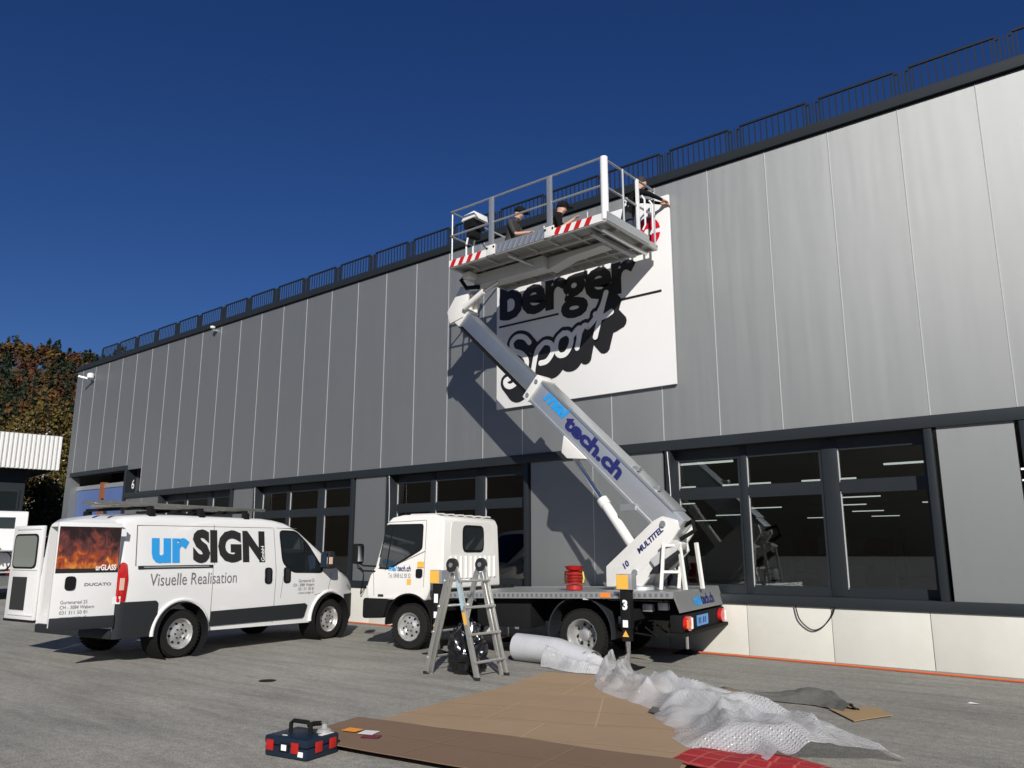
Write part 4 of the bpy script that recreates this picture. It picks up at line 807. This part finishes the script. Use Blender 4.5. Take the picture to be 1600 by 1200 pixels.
for s in (-1, 1): MB().tube([(s * .17, 0, .14), (s * .19, 0, .22), (s * .17, 0, .34)], .014, 6).build('reel_clip', M('yellow_clip', (.6, .5, .05), .5), hr)

# ---------------------------------------------------------------- folding ladder
al2 = M('ladder_aluminium', (.60, .60, .57), .36, .8, noise=(22, .12)); lp = M('black_hinge', (.02, .02, .02), .5)
la = thing('folding_ladder', 'aluminium telescopic folding ladder standing open beside the truck', 'ladder', (-7.05, 7.68, 0))
AP = 1.33; AX = .045
for s in (-1, 1):
    for y in (-.27, .27):
        a = Vector((s * .43, y, 0)); b = Vector((s * AX, y, AP)); d = (b - a)
        MB().bar(a, b, .028, .062, up=(s, 0, .3)).build('stile', al2, la, bevel=.005)
        yi = y * .80; a2 = Vector((s * .40, yi, .0)); b2_ = a2 + d * .93; MB().bar(a2, b2_, .022, .052, up=(s, 0, .3)).build('inner_stile', al2, la, bevel=.004)
        MB().box(a + Vector((0, 0, .018)), (.075, .036, .036)).build('foot_cap', lp, la, bevel=.006)
    for k in range(4):
        t = .15 + k * .235; x = lerp(s * .43, s * AX, t) + s * .03; MB().tube([(x, -.29, AP * t), (x, .29, AP * t)], .017, 10).build('rung', al2, la, smooth=True)
for y in (-.27, .27):
    MB().lathe([(.001, -.03), (.085, -.03), (.085, .03), (.001, .03)], (0, y, AP + .0), 'Y', 18).build('hinge', lp, la, bevel=.006); MB().tube([(0, y - .04, AP), (0, y + .04, AP)], .03, 10).build('hinge_pin', galv, la)
dd = (Vector((AX, 0, AP)) - Vector((.43, 0, 0))).normalized(); nrm = Vector((dd.z, 0, -dd.x))
def lab_(t0, t1, mat, nm):
    q = [Vector((.43, -.27, 0)).lerp(Vector((AX, -.27, AP)), t) for t in (t0, t1)]
    MB().bar(q[0] + Vector((0, -.0155, 0)), q[1] + Vector((0, -.0155, 0)), .002, .05, up=(1, 0, .3)).build(nm, mat, la)
lab_(.60, .86, M('blue_white_label', (.35, .5, .72), .5, noise=(60, .8)), 'blue_label'); lab_(.47, .58, amber, 'yellow_label')

# ---------------------------------------------------------------- rubbish bag, roll, stone
def blob(name, c, rad, mat, lb, cat, seed, amp=.25, fr=3.0, n=(48, 28), flat=True):
    from mathutils import noise as N_
    m = MB(); a, b = n
    for i in range(b + 1):
        th = math.pi * i / b
        for j in range(a):
            ph = 2 * math.pi * j / a; d = Vector((math.sin(th) * math.cos(ph), math.sin(th) * math.sin(ph), math.cos(th)))
            k = 1 + amp * N_.noise(d * fr + Vector((seed, 0, 0))) + amp * .6 * abs(N_.noise(d * fr * 2.7 + Vector((0, seed, 0)))) + amp * .25 * N_.noise(d * fr * 7)
            p = Vector((d.x * rad[0], d.y * rad[1], d.z * rad[2])) * k; p.z += rad[2] * .8
            m.v.append((p.x, p.y, max(.002, p.z)))
    m.f = [(i * a + j, i * a + (j + 1) % a, (i + 1) * a + (j + 1) % a, (i + 1) * a + j) for i in range(b) for j in range(a)]
    o = m.build(name, mat, smooth=True, ang=60); o.location = c; return tag(o, lb, cat)
blob('rubbish_bag', (-7.12, 7.78, 0), (.23, .22, .34), M('black_plastic_film', (.008, .008, .009), .22, spec=.6, bump=(14, .5)), 'full black plastic rubbish bag crouched under the open ladder', 'bag', 3, .32)
blob('stone', (-8.6, 9.5, 0), (.16, .1, .06), M('sandstone', (.3, .26, .2), .9, noise=(12, .3)), 'small pale stone lying beside the truck front wheel', 'stone', 9, .2)
def film(name, dens, col=(.84, .85, .87)):
    m = bpy.data.materials.new(name); m.use_nodes = True; n = m.node_tree.nodes; L = m.node_tree.links; p = n['Principled BSDF']
    p.inputs['Base Color'].default_value = (*col, 1); p.inputs['Roughness'].default_value = .10; p.inputs['Specular IOR Level'].default_value = 1.0
    tc = n.new('ShaderNodeTexCoord'); v = n.new('ShaderNodeTexVoronoi'); v.inputs['Scale'].default_value = 34; v.inputs['Randomness'].default_value = .25; L.new(tc.outputs['UV'], v.inputs['Vector'])
    bp_ = n.new('ShaderNodeBump'); bp_.inputs['Strength'].default_value = .8; bp_.inputs['Distance'].default_value = .010; dm_ = n.new('ShaderNodeMapRange'); dm_.interpolation_type = 'SMOOTHSTEP'; dm_.inputs['From Min'].default_value = .08; dm_.inputs['From Max'].default_value = .40; dm_.inputs['To Min'].default_value = 1; dm_.inputs['To Max'].default_value = 0; L.new(v.outputs['Distance'], dm_.inputs['Value']); L.new(dm_.outputs[0], bp_.inputs['Height'])
    nz = n.new('ShaderNodeTexNoise'); nz.inputs['Scale'].default_value = 9; L.new(tc.outputs['Object'], nz.inputs[0]); b2 = n.new('ShaderNodeBump'); b2.inputs['Strength'].default_value = .35; b2.inputs['Distance'].default_value = .03; L.new(nz.outputs['Fac'], b2.inputs['Height']); L.new(b2.outputs[0], bp_.inputs['Normal']); L.new(bp_.outputs[0], p.inputs['Normal'])
    tr = n.new('ShaderNodeBsdfTransparent'); tl = n.new('ShaderNodeBsdfTranslucent'); tl.inputs[0].default_value = (*col, 1); m1 = n.new('ShaderNodeMixShader'); m1.inputs[0].default_value = .25; L.new(p.outputs[0], m1.inputs[1]); L.new(tl.outputs[0], m1.inputs[2])
    mx = n.new('ShaderNodeMixShader'); mr = n.new('ShaderNodeMapRange'); L.new(v.outputs['Distance'], mr.inputs['Value']); mr.inputs['From Max'].default_value = .55; mr.inputs['To Min'].default_value = dens + .10; mr.inputs['To Max'].default_value = dens - .02
    L.new(mr.outputs[0], mx.inputs[0]); L.new(tr.outputs[0], mx.inputs[1]); L.new(m1.outputs[0], mx.inputs[2]); L.new(mx.outputs[0], n['Material Output'].inputs[0]); return m
from mathutils import noise as NZ
def sheet(name, spine, wd, hh, mat, lb, cat, seed, nu=130, nv=46, base=.012, crease=1.0):
    S = smooth_pts([(*p, a, b) for p, a, b in zip(spine, wd, hh)], 12); S = np.array(S); d = np.r_[0, np.cumsum(np.hypot(*np.diff(S[:, :2], axis=0).T))]; m = MB(); uv = []
    for i in range(nu):
        t = d[-1] * i / (nu - 1); x, y, w, h = [np.interp(t, d, S[:, k]) for k in range(4)]; x2, y2 = [np.interp(min(t + .02, d[-1]), d, S[:, k]) for k in range(2)]; x1, y1 = [np.interp(max(t - .02, 0), d, S[:, k]) for k in range(2)]
        tg = Vector((x2 - x1, y2 - y1)).normalized(); nn = Vector((-tg.y, tg.x))
        for j in range(nv):
            q = 2 * j / (nv - 1) - 1; e = w * (1 + .22 * NZ.noise(Vector((t * 2.2, q * .8, seed)))); p = Vector((x, y)) + nn * q * e
            env = (1 - abs(q) ** 2.4); f1 = NZ.noise(Vector((p.x * 3.1, p.y * 3.1, seed))); f2 = abs(NZ.noise(Vector((p.x * 6.5 + 3, p.y * 6.5, seed + 2)))); f3 = NZ.noise(Vector((p.x * 15, p.y * 15, seed)))
            g1 = 1 - abs(NZ.noise(Vector((t * .9 + q * .8, q * 1.5 - t * .4, seed + 5)))) * 2; z = base + h * env * (.5 + .35 * f1 + crease * .55 * g1 * abs(g1)) + .02 * crease * f2 + .002 * f3 * crease
            m.v.append((p.x, p.y, max(base, z))); uv.append((t, q * w))
    m.f = [(i * nv + j, i * nv + j + 1, (i + 1) * nv + j + 1, (i + 1) * nv + j) for i in range(nu - 1) for j in range(nv - 1)]
    c = Vector(m.v[len(m.v) // 2]); c.z = 0; m.v = [tuple(Vector(p) - c) for p in m.v]
    o = m.build(name, mat, smooth=True, ang=180); ul = o.data.uv_layers.new(name='UVMap')
    for lp_ in o.data.loops: ul.data[lp_.index].uv = uv[lp_.vertex_index]
    o.location = c; return tag(o, lb, cat)
sheet('bubble_wrap', [(-5.75, 9.0), (-5.25, 8.35), (-4.75, 7.85), (-4.1, 7.6), (-3.35, 7.1), (-2.7, 6.5), (-2.15, 6.05)], [.18, .28, .36, .46, .60, .72, .62], [.24, .30, .24, .28, .24, .26, .18], film('bubble_wrap_film', .57), 'long crumpled heap of clear bubble wrap lying across the cardboard', 'bubble wrap', 4)
rl2 = thing('bubble_wrap_roll', 'thick roll of translucent white bubble wrap lying by the truck rear wheel', 'roll', (-7.38, 9.12, 0))
rm = MB(); ax = Vector((1.38, -.15, 0)); n_ = 30
for i in range(20):
    t = i / 19
    for k in range(n_):
        a = 2 * math.pi * k / n_; r0 = .185 * (1 - .12 * t) * (1 + .03 * NZ.noise(Vector((t * 5, math.cos(a) * 2, math.sin(a) * 2)))); fl = 1 - .35 * max(0, t - .55) * 2
        rm.v.append((ax.x * t, ax.y * t + r0 * math.cos(a) * (1 + .25 * max(0, t - .6)), .185 * fl + r0 * fl * math.sin(a)))
rm.f = [(i * n_ + k, i * n_ + (k + 1) % n_, (i + 1) * n_ + (k + 1) % n_, (i + 1) * n_ + k) for i in range(19) for k in range(n_)] + [tuple(range(n_))]
rr_ = rm.build('roll', M('bubble_roll_white', (.50, .51, .535), .3, noise=(4, .14), bump=(45, .5)), rl2, smooth=True, ang=60)
q = sheet('loose_end', [(-6.7, 8.92), (-6.35, 8.9), (-6.0, 8.85), (-5.72, 8.88)], [.16, .24, .25, .2], [.26, .24, .2, .12], film('bubble_wrap_film_b', .62), 'x', 'x', 8, 60, 34); del q['label']; del q['category']; q.parent = rl2; q.location = q.location - rl2.location

# ---------------------------------------------------------------- cardboard and cloths
def card(poly, z, col, lb, creases, seed, name='cardboard_sheet'):
    P = [Vector(p) for p in poly]; c = sum(P, Vector((0, 0))) / 4; N1 = 22; top = []
    def zz(p): return z + .011 * (NZ.noise(Vector((p.x * 1.3, p.y * 1.3, seed))) + .6) * 1.0
    def at(s, t): return (P[0].lerp(P[1], s)).lerp(P[3].lerp(P[2], s), t)
    m = MB()
    for i in range(N1):
        for j in range(N1): p = at(i / (N1 - 1), j / (N1 - 1)); m.v.append((p.x - c.x, p.y - c.y, zz(p)))
    m.f = [(i * N1 + j, i * N1 + j + 1, (i + 1) * N1 + j + 1, (i + 1) * N1 + j) for i in range(N1 - 1) for j in range(N1 - 1)]
    n0 = len(m.v); m.v += [(a, b, q - .006) for a, b, q in m.v]; m.f += [tuple(n0 + i for i in f[::-1]) for f in m.f]
    rim = [i * N1 for i in range(N1)] + [(N1 - 1) * N1 + j for j in range(1, N1)] + [i * N1 + N1 - 1 for i in range(N1 - 2, -1, -1)] + [j for j in range(N1 - 2, 0, -1)]
    m.f += [(a, b, b + n0, a + n0) for a, b in zip(rim, rim[1:] + rim[:1])]
    mat = M('cardboard_%d' % seed, col, .85, noise=(2.5, .12)); o = m.build(name, mat, smooth=True, ang=30); o.location = (c.x, c.y, 0); tag(o, lb, 'cardboard', 'cardboard sheets on the ground')
    cm_ = M('cardboard_crease_%d' % seed, [min(1, q * 1.35) for q in col], .85)
    for (s0, t0), (s1, t1) in creases:
        k = MB(); K = 16
        for i in range(K + 1):
            p = at(lerp(s0, s1, i / K), lerp(t0, t1, i / K)); e = (at(s1, t1) - at(s0, t0)).normalized(); nn = Vector((-e.y, e.x)) * .007
            for sg_ in (-1, 1): k.v.append((p.x + nn.x * sg_ - c.x, p.y + nn.y * sg_ - c.y, zz(p) + .0022))
        k.f = [(2 * i, 2 * i + 1, 2 * i + 3, 2 * i + 2) for i in range(K)]; k.build('fold_crease', cm_, o)
    return o
kb = (.335, .232, .138)
card([(-6.38, 8.42), (-4.85, 8.80), (-4.25, 7.35), (-5.95, 6.85)], .008, kb, 'tan cardboard sheet reaching under the bubble wrap roll', [((.0, .5), (1, .5)), ((.45, 0), (.45, 1))], 1)
card([(-6.02, 6.95), (-4.25, 7.45), (-3.05, 6.15), (-5.72, 5.0)], .018, (.325, .225, .135), 'tan cardboard sheet with crossing folds beside the bubble wrap heap', [((0, .45), (1, .42)), ((.33, 0), (.3, 1)), ((.7, 0), (.68, 1)), ((0, .75), (1, .75))], 2)
card([(-5.74, 5.3), (-3.15, 6.4), (-2.75, 5.0), (-5.55, 4.72)], .032, (.33, .23, .14), 'tan cardboard strip between the dark sheet and the folded tan sheet', [((.0, .5), (1, .5)), ((.5, 0), (.5, 1))], 3)
card([(-5.86, 4.98), (-2.9, 5.45), (-2.6, 4.5), (-5.72, 4.1)], .048, (.185, .118, .072), 'dark brown cardboard sheet beside the blue tool case', [((0, .5), (1, .5)), ((.42, 0), (.36, 1)), ((.72, 0), (.7, 1))], 4)
card([(-2.80, 8.22), (-2.50, 8.62), (-2.25, 8.3), (-2.45, 7.8)], .008, (.33, .22, .11), 'small offcut of tan cardboard beyond the bubble wrap', [], 5, 'cardboard_offcut')
redm = M('red_checked_blanket', (.33, .012, .018), .9, bump=(50, .3)); n = redm.node_tree.nodes; L = redm.node_tree.links
tc = n.new('ShaderNodeTexCoord'); br = n.new('ShaderNodeTexBrick'); br.offset = 0; br.inputs['Scale'].default_value = 3.2; br.inputs['Mortar Size'].default_value = .035; br.inputs['Row Height'].default_value = .5; br.inputs['Color1'].default_value = (.36, .01, .018, 1); br.inputs['Color2'].default_value = (.28, .008, .016, 1); br.inputs['Mortar'].default_value = (.40, .07, .05, 1); L.new(tc.outputs['UV'], br.inputs[0]); L.new(br.outputs[0], n['Principled BSDF'].inputs['Base Color'])
sheet('red_blanket', [(-2.98, 5.72), (-2.65, 5.70), (-2.3, 5.72), (-2.0, 5.75)], [.32, .34, .32, .2], [.03, .05, .05, .03], redm, 'red checked blanket spread under the bubble wrap', 'blanket', 12, 60, 40, .045, .5)
gcl = M('grey_webbing', (.10, .098, .09), .9, noise=(30, .3), bump=(60, .4))
sheet('grey_blanket', [(-3.6, 8.35), (-3.3, 8.45), (-2.95, 8.5), (-2.6, 8.25)], [.08, .14, .16, .1], [.06, .09, .12, .07], gcl, 'grey padded cloth lying crumpled beyond the bubble wrap', 'cloth', 15, 50, 24, .008, .9)
sheet('grey_strap', [(-4.0, 8.45), (-3.9, 8.35), (-3.75, 8.42), (-3.6, 8.4)], [.05, .07, .05, .03], [.1, .09, .04, .02], M('brown_grey_strap', (.12, .09, .06), .9), 'small brown strap bundle beyond the bubble wrap', 'strap', 16, 30, 14, .008, .8)
sheet('grey_rag', [(-4.0, 6.95), (-3.85, 6.9), (-3.65, 6.85)], [.06, .09, .05], [.04, .05, .03], gcl, 'grey rag poking out under the bubble wrap onto cardboard', 'rag', 17, 30, 16, .04, .8)
# leaflets on the dark sheet
for i, (x, y, w_, h_, mt, lb) in enumerate(((-5.44, 4.56, .14, .11, M('orange_paper', (.8, .3, .03), .7), 'orange leaflet lying on the dark cardboard'), (-5.26, 4.58, .13, .13, M('white_paper', (.7, .7, .7), .7), 'white paper lying on the dark cardboard between the leaflets'), (-5.14, 4.5, .15, .09, M('maroon_paper', (.16, .02, .04), .7), 'maroon leaflet lying on the dark cardboard'))):
    tag(MB().box((0, 0, 0), (w_, h_, .002), Matrix.Rotation(R(12 + 9 * i), 3, 'Z')).build('leaflet', mt), lb, 'leaflet').location = (x, y, .066)
tag(MB().lathe([(.001, 0), (.10, 0), (.10, .004), (.001, .005)], (0, 0, 0), 'Z', 24).build('drain_cover', blackm), 'small round dark drain cover in the open asphalt', 'drain').location = (-8.53, 5.83, .001)
tag(MB().add([(-.05, -.02, .004), (.05, -.03, .01), (.06, .02, .004), (-.03, .03, .014)], [(0, 1, 2, 3)]).build('paper_scrap', M('white_paper', (.7, .7, .7))), 'white paper scrap on the ground before the plinth', 'litter').location = (-1.8, 9.48, 0)

# ---------------------------------------------------------------- tool case
navyb = M('navy_case_plastic', (.006, .016, .032), .45, noise=(20, .15))
tc_ = thing('tool_case', 'dark blue plastic tool case with red latches standing by the cardboard', 'case', (-5.33, 3.98, 0), R(10))
MB().b2((-.21, -.17, .004), (.21, .17, .085)).build('base_shell', navyb, tc_, bevel=.018); MB().b2((-.215, -.175, .087), (.215, .175, .15)).build('lid', navyb, tc_, bevel=.022)
hn = MB().tube([(-.1, -.02, .15), (-.1, -.02, .215), (-.07, -.02, .235), (.07, -.02, .235), (.1, -.02, .215), (.1, -.02, .15)], .016, 8).build('handle', blackm, tc_, smooth=True)
for x, y, sx_, sy_ in ((-.15, -.178, .07, .012), (.1, -.178, .07, .012), (.2175, -.05, .012, .07), (.2175, .1, .012, .07)): MB().box((x, y, .085), (sx_, sy_, .075)).build('latch', red, tc_, bevel=.005)
MB().b2((-.05, -.182, .05), (.04, -.1765, .11)).build('front_grip', blackm, tc_); MB().b2((-.03, -.1845, .06), (.02, -.1822, .10)).build('label', wprint, tc_); MB().b2((.13, -.1775, .03), (.18, -.1745, .065)).build('label', wprint, tc_); MB().b2((.16, .0, .1502), (.2, .13, .1525)).build('label', wprint, tc_)
MB().box((-.06, -.12, .1505), (.045, .016, .002)).build('label', wprint, tc_)
sv = thing('suction_lifter', 'clear suction cup lifter lying on the tool case', 'tool', (-5.22, 4.10, .152), R(20)); MB().lathe([(.001, 0), (.06, .0), (.05, .02), (.025, .03), (.02, .06), (.03, .07), (.001, .072)], (0, 0, .0), 'Z', 20).build('cup', M('clear_grey_plastic', (.30, .30, .29), .2), sv, smooth=True); MB().tube([(-.03, 0, .06), (-.1, .02, .05), (-.16, .03, .03)], .018, 8).build('handle', blackm, sv, smooth=True)

# ---------------------------------------------------------------- people in the basket
def person(label, base, J, B, mats, extra=()):
    """J: joint -> (xyz, radius), B: bones (a, b, material index); one continuous skinned body"""
    base = Vector(base); t = thing('person', label, 'person', base); names = list(J); me = bpy.data.meshes.new('body')
    me.from_pydata([tuple(Vector(J[k][0]) - base) for k in names], [(names.index(a), names.index(b)) for a, b, _ in B], [])
    o = bpy.data.objects.new('body', me); COL.objects.link(o); md = o.modifiers.new('s', 'SKIN'); md.use_smooth_shade = True
    for i, k in enumerate(names):
        sv_ = me.skin_vertices[0].data[i]; r = J[k][1]; sv_.radius = r if isinstance(r, tuple) else (r, r); sv_.use_root = (k == 'pelvis')
    sb = o.modifiers.new('d', 'SUBSURF'); sb.levels = 2; sb.render_levels = 2
    m2 = evalmesh(o); bpy.data.objects.remove(o); m2.materials.clear()
    for mm in mats: m2.materials.append(mm)
    segs = [(Vector(J[a][0]) - base, Vector(J[b][0]) - base, mi) for a, b, mi in B]
    for p in m2.polygons:
        c = p.center; best = min(segs, key=lambda s: (c - (s[0] + (s[1] - s[0]) * max(0, min(1, (c - s[0]).dot(s[1] - s[0]) / max(1e-9, (s[1] - s[0]).length_squared))))).length); p.material_index = best[2]
    m2.shade_smooth(); bo = link('body', m2, None, t); return t, base
def hand(J, B, key, wrist, d, side, mi):
    d = Vector(d).normalized(); side = Vector(side).normalized(); w_ = Vector(wrist); J[key + '_palm'] = (tuple(w_ + d * .06), (.036, .02)); B.append((key + '_wrist', key + '_palm', mi))
    for i, (o_, ln) in enumerate(((-.03, .065), (-.01, .078), (.011, .072), (.03, .055))):
        a = w_ + d * .10 + side * o_; b = a + d * ln * .55 - Vector((0, 0, .008)); c = b + d * ln * .5 - Vector((0, 0, .02))
        for nm, p in (('a', a), ('b', b), ('c', c)): J[f'{key}_{i}{nm}'] = (tuple(p), .0095)
        B += [(key + '_palm', f'{key}_{i}a', mi), (f'{key}_{i}a', f'{key}_{i}b', mi), (f'{key}_{i}b', f'{key}_{i}c', mi)]
    a = w_ + d * .04 - side * .045; b = a + d * .05 - side * .015; J[key + '_ta'] = (tuple(a), .011); J[key + '_tb'] = (tuple(b), .010); B += [(key + '_palm', key + '_ta', mi), (key + '_ta', key + '_tb', mi)]
def figure(base, pel, chest, neck, head, hands, face, knees, sleeve, label, mats, armd):
    pel, chest, neck, head = map(Vector, (pel, chest, neck, head)); face = Vector(face).normalized(); lat = face.cross(Vector((0, 0, 1))).normalized()
    J = {'pelvis': (tuple(pel), (.15, .12)), 'waist': (tuple(pel.lerp(chest, .5)), (.145, .11)), 'chest': (tuple(chest), (.165, .12)), 'neck': (tuple(neck), .058), 'skull': (tuple(neck.lerp(head, .55)), (.075, .085)), 'head': (tuple(head), (.085, .098)), 'crown': (tuple(head + (head - neck).normalized() * .075), (.07, .08)),
         'nose': (tuple(neck.lerp(head, .8) + face * .105), .016)}
    B = [('pelvis', 'waist', 0), ('waist', 'chest', 0), ('chest', 'neck', 0), ('neck', 'skull', 1), ('skull', 'head', 1), ('head', 'crown', 1), ('skull', 'nose', 1)]
    for i, s in enumerate((-1, 1)):
        k = 'LR'[i]; sh_ = chest + lat * s * .19 + Vector((0, 0, .08)); h_ = Vector(hands[i]); J[k + '_sh'] = (tuple(sh_), .068)
        mid = sh_.lerp(h_, .5); L_ = (h_ - sh_).length; up_ = .29; bend = math.sqrt(max(.0004, up_ ** 2 - min(L_ / 2, up_ * .98) ** 2)); el = mid + (Vector(armd)) * bend; J[k + '_el'] = (tuple(el), .046); J[k + '_wrist'] = (tuple(h_), (.03, .026))
        B += [('chest', k + '_sh', 0), (k + '_sh', k + '_el', 0 if True else 1), (k + '_el', k + '_wrist', 0 if sleeve else 1)]
        hand(J, B, k, h_, h_ - el, lat, 1)
        hp = pel + lat * s * .1 - Vector((0, 0, .04)); kn = Vector(knees[i]); an = kn - face * .42 + Vector((0, 0, .0)); J[k + '_hip'] = (tuple(hp), .1); J[k + '_kn'] = (tuple(kn), .064); J[k + '_an'] = (tuple(an), .045); J[k + '_to'] = (tuple(an - face * .02 - Vector((0, 0, .02)) - face * .12), .04)
        B += [('pelvis', k + '_hip', 2), (k + '_hip', k + '_kn', 2), (k + '_kn', k + '_an', 2), (k + '_an', k + '_to', 3)]
    t, b = person(label, base, J, B, mats)
    return t, b, head - b, face, lat, (head - neck).normalized()
def cap(t, hc, face, lat, up, mat):
    rot = Matrix((face, -lat, up)).transposed() if False else Matrix((face, up.cross(face).normalized(), up)).transposed(); m = MB()
    m.lathe([(.108, .0), (.11, .03), (.1, .075), (.065, .11), (.001, .122)], (0, 0, .005), 'Z', 20); n_ = 9
    P = [(.09 * math.cos(a) + .02, .1 * math.sin(a)) for a in np.linspace(-1.2, 1.2, n_)] + [(.12 + .085 * math.cos(a), .085 * math.sin(a)) for a in np.linspace(1.3, -1.3, n_)]
    m.prism(P, lambda a, b, d: (a, b, d), .005, .017); m.v = [tuple(rot @ Vector(p) + hc) for p in m.v]; m.build('cap', mat, t, smooth=True)
def bprint(t, p):
    m = MB()
    for dx, dz_, r in ((0, .12, .035), (.015, .07, .03), (-.01, .03, .032), (.02, 0, .026)): m.lathe([(.001, -.008), (r, -.008), (r, .004), (.001, .004)], (p.x + dx, p.y, p.z + dz_), 'Y', 9)
    m.build('back_print', wprint, t)
DZ = BZ + .085
t, b, hc, fa, la_, up = figure((-8.98, 10.98, DZ), (-9.06, 10.95, 7.08), (-8.97, 10.98, 7.48), (-8.91, 11.0, 7.68), (-8.87, 11.02, 7.80), [(-8.60, 11.28, 7.30), (-8.56, 10.86, 7.27)], (.9, .2, -.25), [(-8.86, 11.08, 6.66), (-8.86, 10.84, 6.66)], False, 'kneeling person in dark quilted vest and black cap inside the raised basket', [vest, skin, jeans, blackm], (-.2, -.3, -.9))
cap(t, hc, fa, la_, up, cloth_b)
t, b, hc, fa, la_, up = figure((-7.93, 11.0, DZ), (-8.02, 10.98, 6.96), (-7.97, 11.0, 7.33), (-7.93, 11.02, 7.52), (-7.89, 11.04, 7.63), [(-7.55, 11.2, 7.22), (-7.60, 10.92, 7.26)], (.75, .6, -.1), [(-7.8, 11.1, 6.66), (-7.82, 10.9, 6.66)], False, 'kneeling person in black shirt with white back print inside the raised basket', [cloth_b, skin, jeans, blackm], (-.2, -.3, -.9))
cap(t, hc, fa, la_, up, cloth_b)
bprint(t, Vector((-8.0, 10.855, 7.20)) - b)
t, b, hc, fa, la_, up = figure((-6.5, 11.08, DZ), (-6.58, 11.06, 7.0), (-6.45, 11.1, 7.37), (-6.37, 11.16, 7.56), (-6.32, 11.2, 7.68), [(-6.17, 11.56, 7.40), (-6.12, 11.52, 7.44)], (.55, .8, -.1), [(-6.45, 11.2, 6.66), (-6.4, 10.98, 6.66)], True, 'person in black long sleeves crouching at the basket end, gripping the sign edge', [cloth_b, skin, jeans, blackm], (.2, -.6, .1))
MB().lathe([(.088, -.02), (.098, .03), (.09, .07), (.05, .098), (.001, .105)], tuple(hc + Vector((-.012, -.012, .015))), 'Z', 16).build('hair', hairm, t, smooth=True)
bprint(t, Vector((-6.48, 10.945, 7.22)) - b)

# ---------------------------------------------------------------- motorhome at the far left
mh = thing('motorhome', 'white motorhome with bicycles on its rear rack parked beyond the van', 'motorhome', (-33.4, 10.55, 0), R(72))
MB().prism(rounded([(-3, .45), (-3, 2.75), (2.6, 2.8), (3.0, 2.2), (3.0, .45)], .15), lambda a, b, d: (d, a - 2.0, b), -1.15, 1.15).build('body', wpaint, mh, bevel=.06)
MB().b2((-1.16, -5.06, .75), (1.16, -5.0, .95)).build('rear_bumper', plast, mh)
MB().b2((-.8, -5.012, 2.2), (.8, -5.0, 2.55)).build('rear_window', vglass, mh); MB().b2((-1.1, -5.008, 1.45), (1.1, -5.0, 1.5)).build('stripe', inkg, mh)
text('Forster', inkg, 'lettering', mh, (-.95, -5.012, 1.95), (1, 0, 0), (0, 0, 1), .8, .16)
bkf = MB()
for o_ in (0, .28):
    for x in (-.5, .5): bkf.tube([(x + .33 * math.cos(a), -5.25 - o_, 1.15 + .33 * math.sin(a)) for a in np.linspace(0, 6.28, 22)], .025, 6)
bk1 = MB()
for j, o_ in enumerate((0, .28)):
    bt = thing('bicycle', ['dark bicycle hanging closest to the motorhome rear wall', 'dark bicycle on the outer rail of the motorhome rack'][j], 'bicycle', mh.matrix_world @ Vector((0, 0, 0)) if False else (-33.4, 10.55, 0), R(72), 'bicycles on the motorhome rack')
    for x in (-.5, .5): MB().tube([(x + .33 * math.cos(a), -5.25 - o_, 1.2 + .33 * math.sin(a)) for a in np.linspace(0, 6.1, 22)], .025, 6, close=True).build('wheel', blackm, bt)
    fm = MB()
    for p, q in (((-.5, 1.2), (-.1, 1.25)), ((-.1, 1.25), (.35, 1.65)), ((-.2, 1.7), (.35, 1.65)), ((-.1, 1.25), (-.22, 1.8)), ((.35, 1.75), (.5, 1.2)), ((-.5, 1.2), (-.2, 1.7))): fm.tube([(p[0], -5.25 - o_, p[1]), (q[0], -5.25 - o_, q[1])], .022, 6)
    fm.build('frame', inkg, bt)
for z in (.85, 1.5): MB().b2((-.9, -5.6, z), (.9, -5.02, z + .04)).build('bike_rack', galv, mh)
for x in (-.85, .85): MB().b2((x - .12, -5.068, .77), (x + .12, -5.061, .92)).build('tail_lamp', redl, mh)
for x in (-1.0, 1.0): wheel(mh, (x * 1.0, -3.6, .34), .34, .21, .2, 1 if x > 0 else -1, steelrim).rotation_euler = (0, 0, R(90))
